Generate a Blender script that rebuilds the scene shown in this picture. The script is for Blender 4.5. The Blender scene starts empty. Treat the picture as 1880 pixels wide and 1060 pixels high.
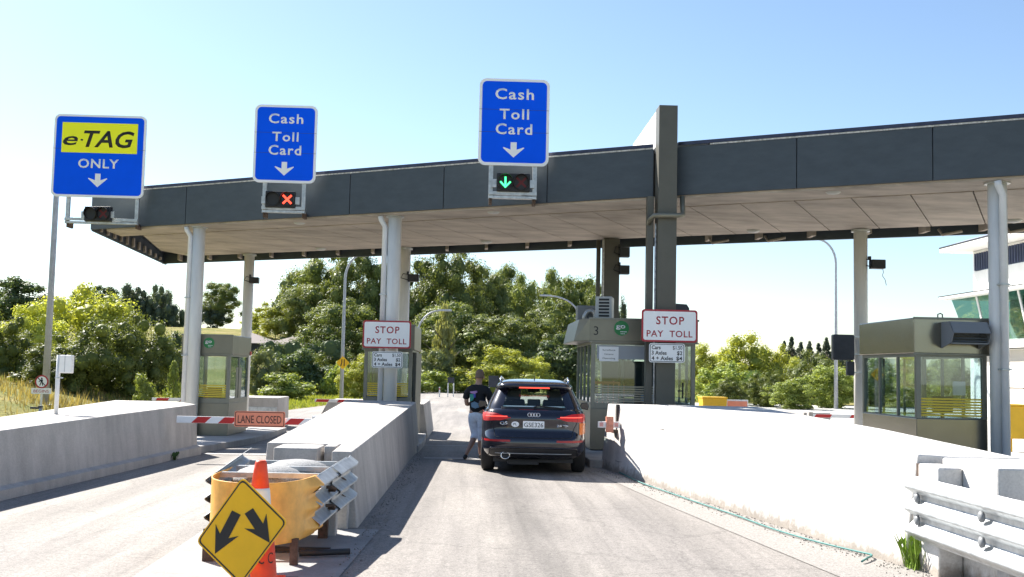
import bpy, bmesh, math, random
import numpy as np
from mathutils import Vector, Matrix
random.seed(7)
R = math.radians
scene = bpy.context.scene
C = scene.collection

# ---------------------------------------------------------------- camera
FPX = 1950.0
yaw, pitch, roll = math.atan(64/FPX), math.atan(150/FPX), R(1.25)
f0 = Vector((math.sin(yaw), math.cos(yaw), 0)); r0 = Vector((math.cos(yaw), -math.sin(yaw), 0)); zz = Vector((0, 0, 1))
fw = math.cos(pitch)*f0 + math.sin(pitch)*zz
u0 = -math.sin(pitch)*f0 + math.cos(pitch)*zz
rt = math.cos(roll)*r0 + math.sin(roll)*u0
up = -math.sin(roll)*r0 + math.cos(roll)*u0
cam = bpy.data.objects.new('camera', bpy.data.cameras.new('camera'))
C.objects.link(cam); scene.camera = cam
M = Matrix((rt, up, -fw)).transposed().to_4x4(); M.translation = Vector((0, 0, 1.8)); cam.matrix_world = M
cam.data.sensor_width = 36; cam.data.lens = FPX/1880*36
cam.data.clip_start = 0.1; cam.data.clip_end = 3000

# ---------------------------------------------------------------- world, sun, exposure
SUN_EL, SUN_AZ = 41.0, -41.0      # degrees above the horizon, degrees from +Y towards +X
w = bpy.data.worlds.new("World"); scene.world = w; w.use_nodes = True
nt = w.node_tree; bg = nt.nodes['Background']; bg.inputs[1].default_value = 0.07
sky = nt.nodes.new('ShaderNodeTexSky'); sky.sky_type = 'NISHITA'; sky.sun_disc = False
sky.sun_elevation = R(SUN_EL); sky.sun_rotation = R(SUN_AZ); sky.dust_density = 0.4; sky.air_density = 1.0; sky.ozone_density = 2.5
nt.links.new(sky.outputs[0], bg.inputs[0])
sl = bpy.data.lights.new('sun', 'SUN'); sl.energy = 5.0; sl.angle = R(0.5); sl.color = (1, 0.95, 0.87)
so = bpy.data.objects.new('sun', sl); C.objects.link(so)
sd = Vector((math.sin(R(SUN_AZ))*math.cos(R(SUN_EL)), math.cos(R(SUN_AZ))*math.cos(R(SUN_EL)), math.sin(R(SUN_EL))))
so.rotation_euler = sd.to_track_quat('Z', 'Y').to_euler(); so.location = sd*60
scene.view_settings.view_transform = 'Standard'; scene.view_settings.look = 'None'; scene.view_settings.gamma = 1
scene.view_settings.exposure = 1.45
scene.cycles.max_bounces = 8; scene.cycles.transparent_max_bounces = 16

# ---------------------------------------------------------------- helpers
def mat(name, col, rough=0.6, metal=0.0, var=0.0, scale=4.0, bump=0.0, bscale=60.0, stretch=(1, 1, 1), col2=None, spec=None, detail=6.0, coat=0.0):
    m = bpy.data.materials.new(name); m.use_nodes = True
    n = m.node_tree.nodes; L = m.node_tree.links; b = n['Principled BSDF']
    b.inputs['Base Color'].default_value = (*col, 1); b.inputs['Roughness'].default_value = rough; b.inputs['Metallic'].default_value = metal
    if spec is not None: b.inputs['Specular IOR Level'].default_value = spec
    if coat: b.inputs['Coat Weight'].default_value = coat; b.inputs['Coat Roughness'].default_value = 0.03
    tc = n.new('ShaderNodeTexCoord'); mp = n.new('ShaderNodeMapping'); mp.inputs['Scale'].default_value = stretch
    L.new(tc.outputs['Object'], mp.inputs['Vector'])
    if var > 0 or col2:
        nz = n.new('ShaderNodeTexNoise'); nz.inputs['Scale'].default_value = scale; nz.inputs['Detail'].default_value = detail; nz.inputs['Roughness'].default_value = 0.62
        L.new(mp.outputs[0], nz.inputs['Vector'])
        cr = n.new('ShaderNodeValToRGB'); c2 = col2 or tuple(c*(1-var) for c in col)
        cr.color_ramp.elements[0].position = 0.32; cr.color_ramp.elements[1].position = 0.66
        cr.color_ramp.elements[0].color = (*c2, 1); cr.color_ramp.elements[1].color = (*(tuple(min(1, c*(1+var*0.5)) for c in col)), 1)
        L.new(nz.outputs['Fac'], cr.inputs[0]); L.new(cr.outputs[0], b.inputs['Base Color'])
    if bump > 0:
        n2 = n.new('ShaderNodeTexNoise'); n2.inputs['Scale'].default_value = bscale; n2.inputs['Detail'].default_value = 4
        L.new(mp.outputs[0], n2.inputs['Vector'])
        bp = n.new('ShaderNodeBump'); bp.inputs['Strength'].default_value = bump; bp.inputs['Distance'].default_value = 0.02
        L.new(n2.outputs['Fac'], bp.inputs['Height']); L.new(bp.outputs[0], b.inputs['Normal'])
    return m

def emis(name, col, st):
    m = bpy.data.materials.new(name); m.use_nodes = True; b = m.node_tree.nodes['Principled BSDF']
    b.inputs['Base Color'].default_value = (*[c*0.5 for c in col], 1); b.inputs['Emission Color'].default_value = (*col, 1); b.inputs['Emission Strength'].default_value = st
    return m

def glass(name, tint=(0.9, 0.95, 0.95), trans=0.85, rough=0.02, refl=0.08):
    m = bpy.data.materials.new(name); m.use_nodes = True; n = m.node_tree.nodes; L = m.node_tree.links
    n.remove(n['Principled BSDF']); out = n['Material Output']
    t = n.new('ShaderNodeBsdfTransparent'); t.inputs[0].default_value = (*[c*trans for c in tint], 1)
    g = n.new('ShaderNodeBsdfGlossy'); g.inputs['Roughness'].default_value = rough; g.inputs[0].default_value = (0.9, 0.95, 1, 1)
    fr = n.new('ShaderNodeLayerWeight'); fr.inputs[0].default_value = 0.5
    pw = n.new('ShaderNodeMath'); pw.operation = 'POWER'; pw.inputs[1].default_value = 4.0; L.new(fr.outputs['Facing'], pw.inputs[0])
    mu = n.new('ShaderNodeMath'); mu.operation = 'MULTIPLY_ADD'; mu.inputs[1].default_value = 0.85; mu.inputs[2].default_value = refl; mu.use_clamp = True
    mx = n.new('ShaderNodeMixShader'); L.new(pw.outputs[0], mu.inputs[0]); L.new(mu.outputs[0], mx.inputs[0])
    L.new(t.outputs[0], mx.inputs[1]); L.new(g.outputs[0], mx.inputs[2]); L.new(mx.outputs[0], out.inputs[0])
    return m

class MB:
    """collects shapes into one mesh"""
    def __init__(s): s.v = []; s.f = []; s.sm = []
    def add(s, vs, fs, smooth=False):
        o = len(s.v); s.v += [tuple(p) for p in vs]; s.f += [tuple(i+o for i in f) for f in fs]; s.sm += [smooth]*len(fs); return s
    def box(s, x0, x1, y0, y1, z0, z1):
        return s.add([(x0,y0,z0),(x1,y0,z0),(x1,y1,z0),(x0,y1,z0),(x0,y0,z1),(x1,y0,z1),(x1,y1,z1),(x0,y1,z1)],
                     [(0,3,2,1),(4,5,6,7),(0,1,5,4),(1,2,6,5),(2,3,7,6),(3,0,4,7)])
    def tube(s, pts, r, n=12, caps=True, smooth=True):
        pts = [Vector(p) for p in pts]; rs = r if isinstance(r, (list, tuple)) else [r]*len(pts); vs = []; fs = []
        pn = None
        for i, p in enumerate(pts):
            d = (pts[min(i+1, len(pts)-1)] - pts[max(i-1, 0)]).normalized()
            if pn is None: a = Vector((0, 0, 1)) if abs(d.z) < 0.9 else Vector((1, 0, 0)); u = d.cross(a).normalized()
            else: u = (pn - d*pn.dot(d)).normalized()
            pn = u; v = d.cross(u)
            for k in range(n):
                t = 2*math.pi*k/n; vs.append(p + rs[i]*(math.cos(t)*u + math.sin(t)*v))
        for i in range(len(pts)-1):
            for k in range(n):
                fs.append((i*n+k, i*n+(k+1) % n, (i+1)*n+(k+1) % n, (i+1)*n+k))
        s.add(vs, fs, smooth)
        if caps:
            o = len(s.v)-len(vs); s.f += [tuple(o+k for k in reversed(range(n))), tuple(o+(len(pts)-1)*n+k for k in range(n))]; s.sm += [False, False]
        return s
    def prism(s, poly, a, b, axis='y'):
        """polygon in the plane across `axis`, extruded from a to b"""
        n = len(poly)
        def P(p, t): return {'y': (p[0], t, p[1]), 'z': (p[0], p[1], t), 'x': (t, p[0], p[1])}[axis]
        vs = [P(p, a) for p in poly]+[P(p, b) for p in poly]
        fs = [(i, (i+1) % n, n+(i+1) % n, n+i) for i in range(n)]+[tuple(reversed(range(n))), tuple(range(n, 2*n))]
        return s.add(vs, fs)
    def loft(s, loops, cap=True, smooth=False):
        n = len(loops[0]); vs = [p for l in loops for p in l]; fs = []
        for i in range(len(loops)-1):
            for k in range(n): fs.append((i*n+k, i*n+(k+1) % n, (i+1)*n+(k+1) % n, (i+1)*n+k))
        s.add(vs, fs, smooth)
        if cap:
            o = len(s.v)-len(vs); s.f += [tuple(o+k for k in reversed(range(n))), tuple(o+(len(loops)-1)*n+k for k in range(n))]; s.sm += [False, False]
        return s
    def lathe(s, prof, cx=0, cy=0, n=24, smooth=True):
        loops = [[(cx+r*math.cos(2*math.pi*k/n), cy+r*math.sin(2*math.pi*k/n), z) for k in range(n)] for r, z in prof]
        return s.loft(loops, True, smooth)
    def disc(s, x, z, r, y0, y1, n=24, sx=1.0):
        return s.prism([(x+sx*r*math.cos(2*math.pi*k/n), z+r*math.sin(2*math.pi*k/n)) for k in range(n)], y0, y1)

def fixmesh(me):
    bm = bmesh.new(); bm.from_mesh(me); bmesh.ops.recalc_face_normals(bm, faces=bm.faces); bm.to_mesh(me); bm.free()

def build(name, mb, m, parent=None, bevel=0.0, loc=None, recalc=True):
    me = bpy.data.meshes.new(name); me.from_pydata(mb.v, [], mb.f)
    me.polygons.foreach_set('use_smooth', mb.sm)
    if recalc: fixmesh(me)
    me.materials.append(m); o = bpy.data.objects.new(name, me); C.objects.link(o)
    if parent: o.parent = parent
    if loc: o.location = loc
    if bevel > 0:
        b = o.modifiers.new('bevel', 'BEVEL'); b.width = bevel; b.segments = 2; b.limit_method = 'ANGLE'; b.angle_limit = R(40)
    return o
part = build
def build_each(name, mb, m, parent=None, bevel=0.0):
    """every separate piece of mb becomes an object of its own"""
    par = list(range(len(mb.v)))
    def find(i):
        while par[i] != i: par[i] = par[par[i]]; i = par[i]
        return i
    for f in mb.f:
        for k in f[1:]: par[find(k)] = find(f[0])
    groups = {}
    for i, f in enumerate(mb.f): groups.setdefault(find(f[0]), []).append(i)
    out = []
    for fi in groups.values():
        q = MB(); mp = {}
        for i in fi:
            for k in mb.f[i]:
                if k not in mp: mp[k] = len(q.v); q.v.append(mb.v[k])
            q.f.append(tuple(mp[k] for k in mb.f[i])); q.sm.append(mb.sm[i])
        out.append(build(name, q, m, parent, bevel))
    return out
def tag(o, label, cat, group=None):
    o['label'] = label; o['category'] = cat
    if group: o['group'] = group
    return o
def thing(name, label, cat, loc=(0, 0, 0), rz=0.0, group=None):
    o = bpy.data.objects.new(name, None); C.objects.link(o); o.location = loc; o.rotation_euler = (0, 0, rz); o.empty_display_size = 0.2
    return tag(o, label, cat, group)
def struct(name, mb, m, **k):
    o = build(name, mb, m, **k); o['kind'] = 'structure'; return o
def copy_tree(o, parent=None):
    c = o.copy(); C.objects.link(c)
    if parent: c.parent = parent
    for ch in [x for x in o.children]: copy_tree(ch, c)
    return c

def text(s, m, parent, x, y, z, h, width=None, bold=0.0, shear=0.0, name='lettering', align='CENTER', spacing=1.0, ext=0.002, rz=0.0, loc=None):
    """flat letters facing -Y; baseline centre at (x, z), cap height h, total width `width`"""
    cu = bpy.data.curves.new('t', 'FONT'); cu.body = s; cu.size = 1; cu.offset = bold; cu.shear = shear; cu.space_character = spacing; cu.resolution_u = 3
    ob = bpy.data.objects.new('t', cu); C.objects.link(ob)
    dg = bpy.context.evaluated_depsgraph_get(); dg.update()
    me = bpy.data.meshes.new_from_object(ob.evaluated_get(dg)); bpy.data.objects.remove(ob)
    co = np.array([v.co[:] for v in me.vertices])
    if len(co) == 0: return None
    x0, x1 = co[:, 0].min(), co[:, 0].max()
    k = h/0.72; kx = (width/(x1-x0)) if width else k
    sh = {'CENTER': (x0+x1)/2, 'LEFT': x0, 'RIGHT': x1}[align]
    new = [(x+(c[0]-sh)*kx, y, z+c[1]*k) for c in co]
    for v, p in zip(me.vertices, new): v.co = p
    bm = bmesh.new(); bm.from_mesh(me)
    r = bmesh.ops.extrude_face_region(bm, geom=bm.faces[:]); 
    for e in r['geom']:
        if isinstance(e, bmesh.types.BMVert): e.co.y -= ext
    bmesh.ops.recalc_face_normals(bm, faces=bm.faces); bm.to_mesh(me); bm.free()
    me.materials.clear(); me.materials.append(m); me.name = name
    o = bpy.data.objects.new(name, me); C.objects.link(o); o.parent = parent
    if loc: o.location = loc
    o.rotation_euler = (0, 0, rz)
    return o

def rrect(cx, cz, w, h, r, n=6):
    p = []
    for sx, sz, a0 in ((1, 1, 0), (-1, 1, 90), (-1, -1, 180), (1, -1, 270)):
        for k in range(n+1):
            a = R(a0+90*k/n); p.append((cx+sx*(w/2-r)+r*math.cos(a), cz+sz*(h/2-r)+r*math.sin(a)))
    return p
def ss(t): t = max(0.0, min(1.0, t)); return t*t*(3-2*t)

# ---------------------------------------------------------------- materials
m_white = mat('white paint', (0.8, 0.8, 0.78), 0.45, var=0.08, scale=3)
m_sheet_white = mat('reflective white', (0.9, 0.9, 0.9), 0.4)
m_pole = mat('lamp pole steel', (0.40, 0.42, 0.46), 0.5, 0.15, var=0.15, scale=6)
m_blue = mat('sign blue', (0.0, 0.105, 0.95), 0.5, var=0.05, scale=1.5, spec=0.1)
m_yel_sheet = mat('fluorescent yellow sheet', (0.98, 0.98, 0.03), 0.5, spec=0.2)
m_black = mat('black print', (0.012, 0.012, 0.014), 0.5)
m_red = mat('red paint', (0.55, 0.02, 0.02), 0.4, var=0.1)
m_signred = mat('sign red', (0.4, 0.015, 0.03), 0.4)
m_galv = mat('galvanised steel', (0.5, 0.52, 0.53), 0.42, 0.6, var=0.25, scale=9, bump=0.05, bscale=40)
m_col = mat('column paint', (0.74, 0.73, 0.69), 0.5, var=0.1, scale=2.5, stretch=(3, 3, 0.4), bump=0.02)
m_pipe = mat('downpipe plastic', (0.74, 0.74, 0.74), 0.4, var=0.08, scale=3)
m_fascia = mat('dark fascia cladding', (0.062, 0.078, 0.094), 0.55, 0.15, var=0.14, scale=2.2, stretch=(1, 1, 2.5), bump=0.03, bscale=20)
m_flash = mat('roof flashing', (0.05, 0.055, 0.09), 0.35, 0.5, var=0.3, scale=6)
m_drop = mat('pale edge trim', (0.6, 0.6, 0.58), 0.6, var=0.5, scale=14)
m_soffit = mat('soffit panel', (0.43, 0.375, 0.325), 0.75, var=0.34, scale=0.8, stretch=(1, 2.4, 1), bump=0.03, bscale=15, detail=10)
m_joint = mat('joint shadow gap', (0.05, 0.045, 0.04), 0.8)
m_dkpost = mat('dark olive steel', (0.105, 0.1, 0.082), 0.5, 0.2, var=0.12, scale=2)
m_olive = mat('olive booth panel', (0.215, 0.203, 0.155), 0.38, 0.35, var=0.12, scale=1.6, bump=0.01, bscale=5)
m_steel = mat('brushed booth steel', (0.24, 0.228, 0.19), 0.2, 0.85, var=0.1, scale=1.2, bump=0.12, bscale=1.6)
m_frame = mat('window frame metal', (0.2, 0.2, 0.17), 0.4, 0.5, var=0.1)
m_glass = glass('booth glass', (0.86, 0.93, 0.94), 0.95)
m_tglass = glass('green office glass', (0.35, 0.68, 0.6), 0.6, refl=0.2)
m_dark = mat('dark interior', (0.02, 0.022, 0.025), 0.6)
m_grey = mat('grey plastic', (0.2, 0.21, 0.22), 0.5)
m_ac = mat('air conditioner casing', (0.5, 0.51, 0.5), 0.5, var=0.1)
m_stripe = mat('yellow stripe film', (0.75, 0.55, 0.04), 0.5)
m_green = mat('badge green', (0.02, 0.22, 0.06), 0.5)
m_orange = mat('orange sign sheet', (0.88, 0.29, 0.17), 0.45, var=0.08)
m_dyel = mat('diamond sign yellow', (0.92, 0.5, 0.0), 0.35, var=0.06, scale=5)
m_conec = mat('cone orange', (0.85, 0.07, 0.015), 0.5, var=0.15, scale=9)
m_nose = mat('yellow plastic nose', (0.95, 0.46, 0.08), 0.42, var=0.22, scale=7, bump=0.02, bscale=8)
m_rust = mat('rusty post', (0.12, 0.08, 0.06), 0.8, 0.3, var=0.5, scale=20)
m_rubber = mat('tyre rubber', (0.018, 0.018, 0.019), 0.8, bump=0.1, bscale=90)
m_carpaint = mat('black car paint', (0.012, 0.011, 0.02), 0.16, 0.3, coat=1.0)
m_carplast = mat('car black plastic', (0.02, 0.02, 0.022), 0.55)
m_chrome = mat('chrome', (0.75, 0.76, 0.78), 0.12, 1.0)
m_carglass = glass('car glass', (0.85, 0.95, 0.92), 0.92, refl=0.04)
m_tail = emis('tail light red', (0.75, 0.012, 0.015), 0.07)
m_brake = emis('brake light glow', (1, 0.09, 0.06), 0.75)
m_indic = mat('orange indicator lens', (0.85, 0.2, 0.02), 0.25)
m_bin = mat('yellow bin plastic', (0.72, 0.42, 0.01), 0.5, var=0.1)
m_navy = mat('dark sign back', (0.045, 0.05, 0.065), 0.5, 0.3, var=0.2, scale=5)
m_louvre = mat('louvre blue grey', (0.1, 0.12, 0.2), 0.4, 0.4)
m_wall = mat('white render wall', (0.8, 0.79, 0.76), 0.7, var=0.05, scale=1)
m_beige = mat('beige panel', (0.5, 0.46, 0.4), 0.7)
m_roofm = mat('roof sheet grey', (0.35, 0.36, 0.42), 0.4, 0.3)

def concrete(name, base=(0.47, 0.45, 0.42), stain=0.35, scuff=False):
    m = bpy.data.materials.new(name); m.use_nodes = True; n = m.node_tree.nodes; L = m.node_tree.links; b = n['Principled BSDF']; b.inputs['Roughness'].default_value = 0.85
    tc = n.new('ShaderNodeTexCoord')
    def noise(sc, st, det=8):
        mp = n.new('ShaderNodeMapping'); mp.inputs['Scale'].default_value = st; L.new(tc.outputs['Object'], mp.inputs[0])
        q = n.new('ShaderNodeTexNoise'); q.inputs['Scale'].default_value = sc; q.inputs['Detail'].default_value = det; q.inputs['Roughness'].default_value = 0.65; L.new(mp.outputs[0], q.inputs['Vector']); return q
    a = noise(0.9, (1, 1, 1), 10); s_ = noise(3.2, (1, 1, 0.14), 12); g = noise(45, (1, 1, 1), 5)
    def ramp(src, p0, c0, p1, c1):
        r = n.new('ShaderNodeValToRGB'); r.color_ramp.elements[0].position = p0; r.color_ramp.elements[1].position = p1
        r.color_ramp.elements[0].color = (*c0, 1); r.color_ramp.elements[1].color = (*c1, 1); L.new(src.outputs['Fac'], r.inputs[0]); return r
    def mul(x, y, f=1.0):
        q = n.new('ShaderNodeMix'); q.data_type = 'RGBA'; q.blend_type = 'MULTIPLY'; q.inputs[0].default_value = f; L.new(x, q.inputs[6]); L.new(y, q.inputs[7]); return q.outputs[2]
    c1 = ramp(a, 0.3, tuple(c*0.78 for c in base), 0.7, tuple(min(1, c*1.12) for c in base))
    c2 = ramp(s_, 0.3, (1-stain*.75,)*3, 0.62, (1, 1, 1))
    c3 = ramp(g, 0.3, (0.82,)*3, 0.6, (1, 1, 1))
    col = mul(mul(c1.outputs[0], c2.outputs[0]), c3.outputs[0])
    if scuff:
        # splash dirt along the foot, sparse tyre scuffs and chips higher up
        sx = n.new('ShaderNodeSeparateXYZ'); L.new(tc.outputs['Object'], sx.inputs[0])
        d1 = noise(9, (1, 1, 1), 10); ad = n.new('ShaderNodeMath'); ad.operation = 'MULTIPLY_ADD'; ad.inputs[1].default_value = -0.36; L.new(d1.outputs['Fac'], ad.inputs[0]); L.new(sx.outputs['Z'], ad.inputs[2])
        r = n.new('ShaderNodeValToRGB'); r.color_ramp.elements[0].position = 0.0; r.color_ramp.elements[1].position = 0.11; r.color_ramp.elements[0].color = (.55, .5, .45, 1); r.color_ramp.elements[1].color = (1, 1, 1, 1)
        a2 = n.new('ShaderNodeMath'); a2.operation = 'ADD'; a2.inputs[1].default_value = 0.13; L.new(ad.outputs[0], a2.inputs[0]); L.new(a2.outputs[0], r.inputs[0])
        sc1 = ramp(noise(1.6, (1, .55, 5), 12), 0.27, (.3, .28, .27), 0.31, (1, 1, 1)); sc2 = ramp(noise(7, (1, 1, 1), 12), 0.235, (.25, .23, .22), 0.26, (1, 1, 1))
        col = mul(mul(mul(col, r.outputs[0]), sc1.outputs[0]), sc2.outputs[0])
    L.new(col, b.inputs['Base Color'])
    bp = n.new('ShaderNodeBump'); bp.inputs['Strength'].default_value = 0.35; bp.inputs['Distance'].default_value = 0.01
    L.new(g.outputs['Fac'], bp.inputs['Height']); L.new(bp.outputs[0], b.inputs['Normal'])
    return m
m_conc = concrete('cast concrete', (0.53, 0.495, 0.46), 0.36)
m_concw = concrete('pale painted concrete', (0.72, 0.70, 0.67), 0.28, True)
m_kerb = concrete('kerb concrete', (0.45, 0.435, 0.42), 0.3)
m_pave = concrete('concrete apron', (0.5, 0.49, 0.46), 0.15)

def asphalt():
    m = bpy.data.materials.new('sunbleached asphalt'); m.use_nodes = True; n = m.node_tree.nodes; L = m.node_tree.links; b = n['Principled BSDF']; b.inputs['Roughness'].default_value = 0.85
    tc = n.new('ShaderNodeTexCoord')
    def noise(sc, st=(1, 1, 1), det=6, rg=0.6):
        mp = n.new('ShaderNodeMapping'); mp.inputs['Scale'].default_value = st; L.new(tc.outputs['Object'], mp.inputs[0])
        q = n.new('ShaderNodeTexNoise'); q.inputs['Scale'].default_value = sc; q.inputs['Detail'].default_value = det; q.inputs['Roughness'].default_value = rg; L.new(mp.outputs[0], q.inputs['Vector']); return q.outputs['Fac']
    def ramp(src, els):
        r = n.new('ShaderNodeValToRGB'); cr = r.color_ramp
        while len(cr.elements) < len(els): cr.elements.new(0.5)
        for e, (p, c) in zip(cr.elements, els): e.position = p; e.color = (*c, 1)
        L.new(src, r.inputs[0]); return r.outputs[0]
    def mul(x, y, f=1.0, bt='MULTIPLY'):
        q = n.new('ShaderNodeMix'); q.data_type = 'RGBA'; q.blend_type = bt; q.inputs[0].default_value = f; L.new(x, q.inputs[6]); L.new(y, q.inputs[7]); return q.outputs[2]
    base = ramp(noise(0.35, (1.6, 0.35, 1), 5), [(0.3, (0.222, 0.203, 0.190)), (0.52, (0.278, 0.254, 0.232)), (0.72, (0.355, 0.324, 0.288))])
    # wheel-track streaks worn along the lanes
    wv = mul(ramp(noise(1.6, (1.2, 0.06, 1), 4), [(0.35, (0.80,)*3), (0.6, (1.06,)*3)]), ramp(noise(9.0, (1, 0.03, 1), 6), [(0.36, (0.87,)*3), (0.5, (1,)*3)]))
    agg = ramp(noise(70, (1, 1, 1), 3, 0.7), [(0.32, (0.55,)*3), (0.5, (0.98,)*3), (0.68, (1.3,)*3)])
    agg2 = ramp(noise(24, (1, 1, 1), 6, 0.8), [(0.3, (0.62,)*3), (0.55, (1.05,)*3)])
    vo = n.new('ShaderNodeTexVoronoi'); vo.inputs['Scale'].default_value = 3.2; L.new(tc.outputs['Object'], vo.inputs['Vector'])
    spots = mul(ramp(vo.outputs['Distance'], [(0.03, (0.35,)*3), (0.055, (1,)*3)]), ramp(noise(2.4, (1, 1, 1), 9, 0.7), [(0.30, (0.72,)*3), (0.42, (1,)*3)]))
    # faint darker band of oil and rubber down the middle of the open lane, ragged at its edges
    sx = n.new('ShaderNodeSeparateXYZ'); L.new(tc.outputs['Object'], sx.inputs[0])
    def M_(op, a, b=None, c=None):
        q = n.new('ShaderNodeMath'); q.operation = op
        for i, v in enumerate((a, b, c)):
            if v is None: continue
            if isinstance(v, (int, float)): q.inputs[i].default_value = v
            else: L.new(v, q.inputs[i])
        return q.outputs[0]
    xo = M_('MULTIPLY_ADD', noise(1.1, (1, .35, 1), 5), 1.3, M_('SUBTRACT', sx.outputs['X'], 1.25))
    band = ramp(M_('ABSOLUTE', xo), [(0.05, (0.72,)*3), (0.6, (1,)*3)])
    xo2 = M_('MULTIPLY_ADD', noise(1.3, (1, .3, 1), 5), 1.0, M_('ADD', sx.outputs['X'], 4.4))
    band2 = ramp(M_('ABSOLUTE', xo2), [(0.05, (0.84,)*3), (0.5, (1,)*3)])
    vc = n.new('ShaderNodeTexVoronoi'); vc.feature = 'DISTANCE_TO_EDGE'; vc.inputs['Scale'].default_value = 0.55
    mpc = n.new('ShaderNodeMapping'); L.new(tc.outputs['Object'], mpc.inputs[0]); nd = n.new('ShaderNodeTexNoise'); nd.inputs['Scale'].default_value = 2.0; nd.inputs['Detail'].default_value = 8; L.new(mpc.outputs[0], nd.inputs['Vector'])
    mxv = n.new('ShaderNodeMix'); mxv.data_type = 'VECTOR'; mxv.inputs[0].default_value = 0.35; L.new(mpc.outputs[0], mxv.inputs[4]); L.new(nd.outputs['Color'], mxv.inputs[5]); L.new(mxv.outputs[1], vc.inputs['Vector'])
    crack = ramp(vc.outputs['Distance'], [(0.002, (0.62,)*3), (0.008, (1,)*3)])
    c = mul(mul(mul(mul(mul(mul(mul(base, wv), agg), agg2), spots, 0.8), band), band2), crack, 0.55)
    L.new(c, b.inputs['Base Color'])
    bp = n.new('ShaderNodeBump'); bp.inputs['Strength'].default_value = 0.5; bp.inputs['Distance'].default_value = 0.01
    L.new(noise(70, (1, 1, 1), 3, 0.7), bp.inputs['Height']); L.new(bp.outputs[0], b.inputs['Normal'])
    return m
m_asph = asphalt()
m_patch = mat('dark asphalt patch', (0.29, 0.272, 0.262), 0.9, var=0.35, scale=30, bump=0.3, bscale=80)

def grassmat(name, c1, c2, c3, sc=0.25):
    m = bpy.data.materials.new(name); m.use_nodes = True; n = m.node_tree.nodes; L = m.node_tree.links; b = n['Principled BSDF']; b.inputs['Roughness'].default_value = 0.95
    b.inputs['Specular IOR Level'].default_value = 0.1
    tc = n.new('ShaderNodeTexCoord'); q = n.new('ShaderNodeTexNoise'); q.inputs['Scale'].default_value = sc; q.inputs['Detail'].default_value = 12; q.inputs['Roughness'].default_value = 0.7
    L.new(tc.outputs['Object'], q.inputs['Vector']); r = n.new('ShaderNodeValToRGB'); cr = r.color_ramp; cr.elements.new(0.5)
    for e, (p, c) in zip(cr.elements, ((0.36, c1), (0.5, c2), (0.64, c3))): e.position = p; e.color = (*c, 1)
    L.new(q.outputs['Fac'], r.inputs[0]); L.new(r.outputs[0], b.inputs['Base Color'])
    q2 = n.new('ShaderNodeTexNoise'); q2.inputs['Scale'].default_value = 8; q2.inputs['Detail'].default_value = 8; L.new(tc.outputs['Object'], q2.inputs['Vector'])
    bp = n.new('ShaderNodeBump'); bp.inputs['Strength'].default_value = 0.9; bp.inputs['Distance'].default_value = 0.2; L.new(q2.outputs['Fac'], bp.inputs['Height']); L.new(bp.outputs[0], b.inputs['Normal'])
    return m
m_terrain = grassmat('hill grass', (0.16, 0.17, 0.045), (0.24, 0.22, 0.07), (0.34, 0.28, 0.12))

# ---------------------------------------------------------------- ground
def gz(x, y):
    z = -0.3*ss((y-20)/15)*1.0
    z -= 0.12*max(0, min(1, (-3-x)/3))*max(0, min(1, (y-20)/8))
    return z
def terrain(x, y):
    z = gz(x, y)
    if y > 88: z -= 0.02*(y-88) if y < 140 else 1.04
    bank = 0.0
    d = -12.6-x-max(0, y-38)*.12
    if d > 0 and y > 6: bank = (1.75*(1-math.exp(-0.22*d)))*ss((y-12)/16)*(1-ss((y-50)/14)*0.75)
    hill = 7.5*ss((y-76)/58)*ss((6-x)/36) + 0.02*max(0, y-135)*ss((30-x)/60)
    rh = 4.6*ss((y-150)/80)*ss((x-20)/40)
    return z+max(bank, hill+(1.5 if 0 else 0))+rh
def grid(xs, ys, fn, dz=0.0):
    mb = MB(); n = len(xs)
    mb.v = [(x, y, fn(x, y)+dz) for y in ys for x in xs]
    mb.f = [(j*n+i, j*n+i+1, (j+1)*n+i+1, (j+1)*n+i) for j in range(len(ys)-1) for i in range(n-1)]
    mb.sm = [True]*len(mb.f); return mb
def rng(a, b, s): return [a+s*i for i in range(int(round((b-a)/s))+1)]
gx = [-1500, -700, -300, -200, -150]+rng(-120, 120, 2.5)+[150, 200, 300, 700, 1500]
gy = [-300, -100, -40]+rng(-20, 260, 2.5)+[300, 400, 700, 1500, 2500]
struct('ground', grid(gx, gy, lambda x, y: terrain(x, y)-0.03, 0), m_terrain, recalc=False)
def rail_edges(y):
    # left and right edge of the sealed surface
    pts = [(-20, -12), (22, -11.2), (40, -10.6), (52, -9.4), (70, -7.4), (88, -5.2), (110, -3.5)]
    for (a, p), (b, q) in zip(pts, pts[1:]):
        if y <= b: return p+(q-p)*(y-a)/(b-a)
    return -3.5
mb = MB(); ys = rng(-20, 110, 1.0); nx = 40
for y in ys:
    l = rail_edges(y); r = 14.0 if y < 60 else 14.0-6*ss((y-60)/40)
    for i in range(nx+1):
        x = l+(r-l)*i/nx; mb.v.append((x, y, terrain(x, y)+(0.02 if y < 20 else 0.02)))
for j in range(len(ys)-1):
    for i in range(nx): mb.f.append((j*(nx+1)+i, j*(nx+1)+i+1, (j+1)*(nx+1)+i+1, (j+1)*(nx+1)+i)); mb.sm.append(True)
struct('road', mb, m_asph, recalc=False, loc=(0, 0, -0.02))
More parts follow.
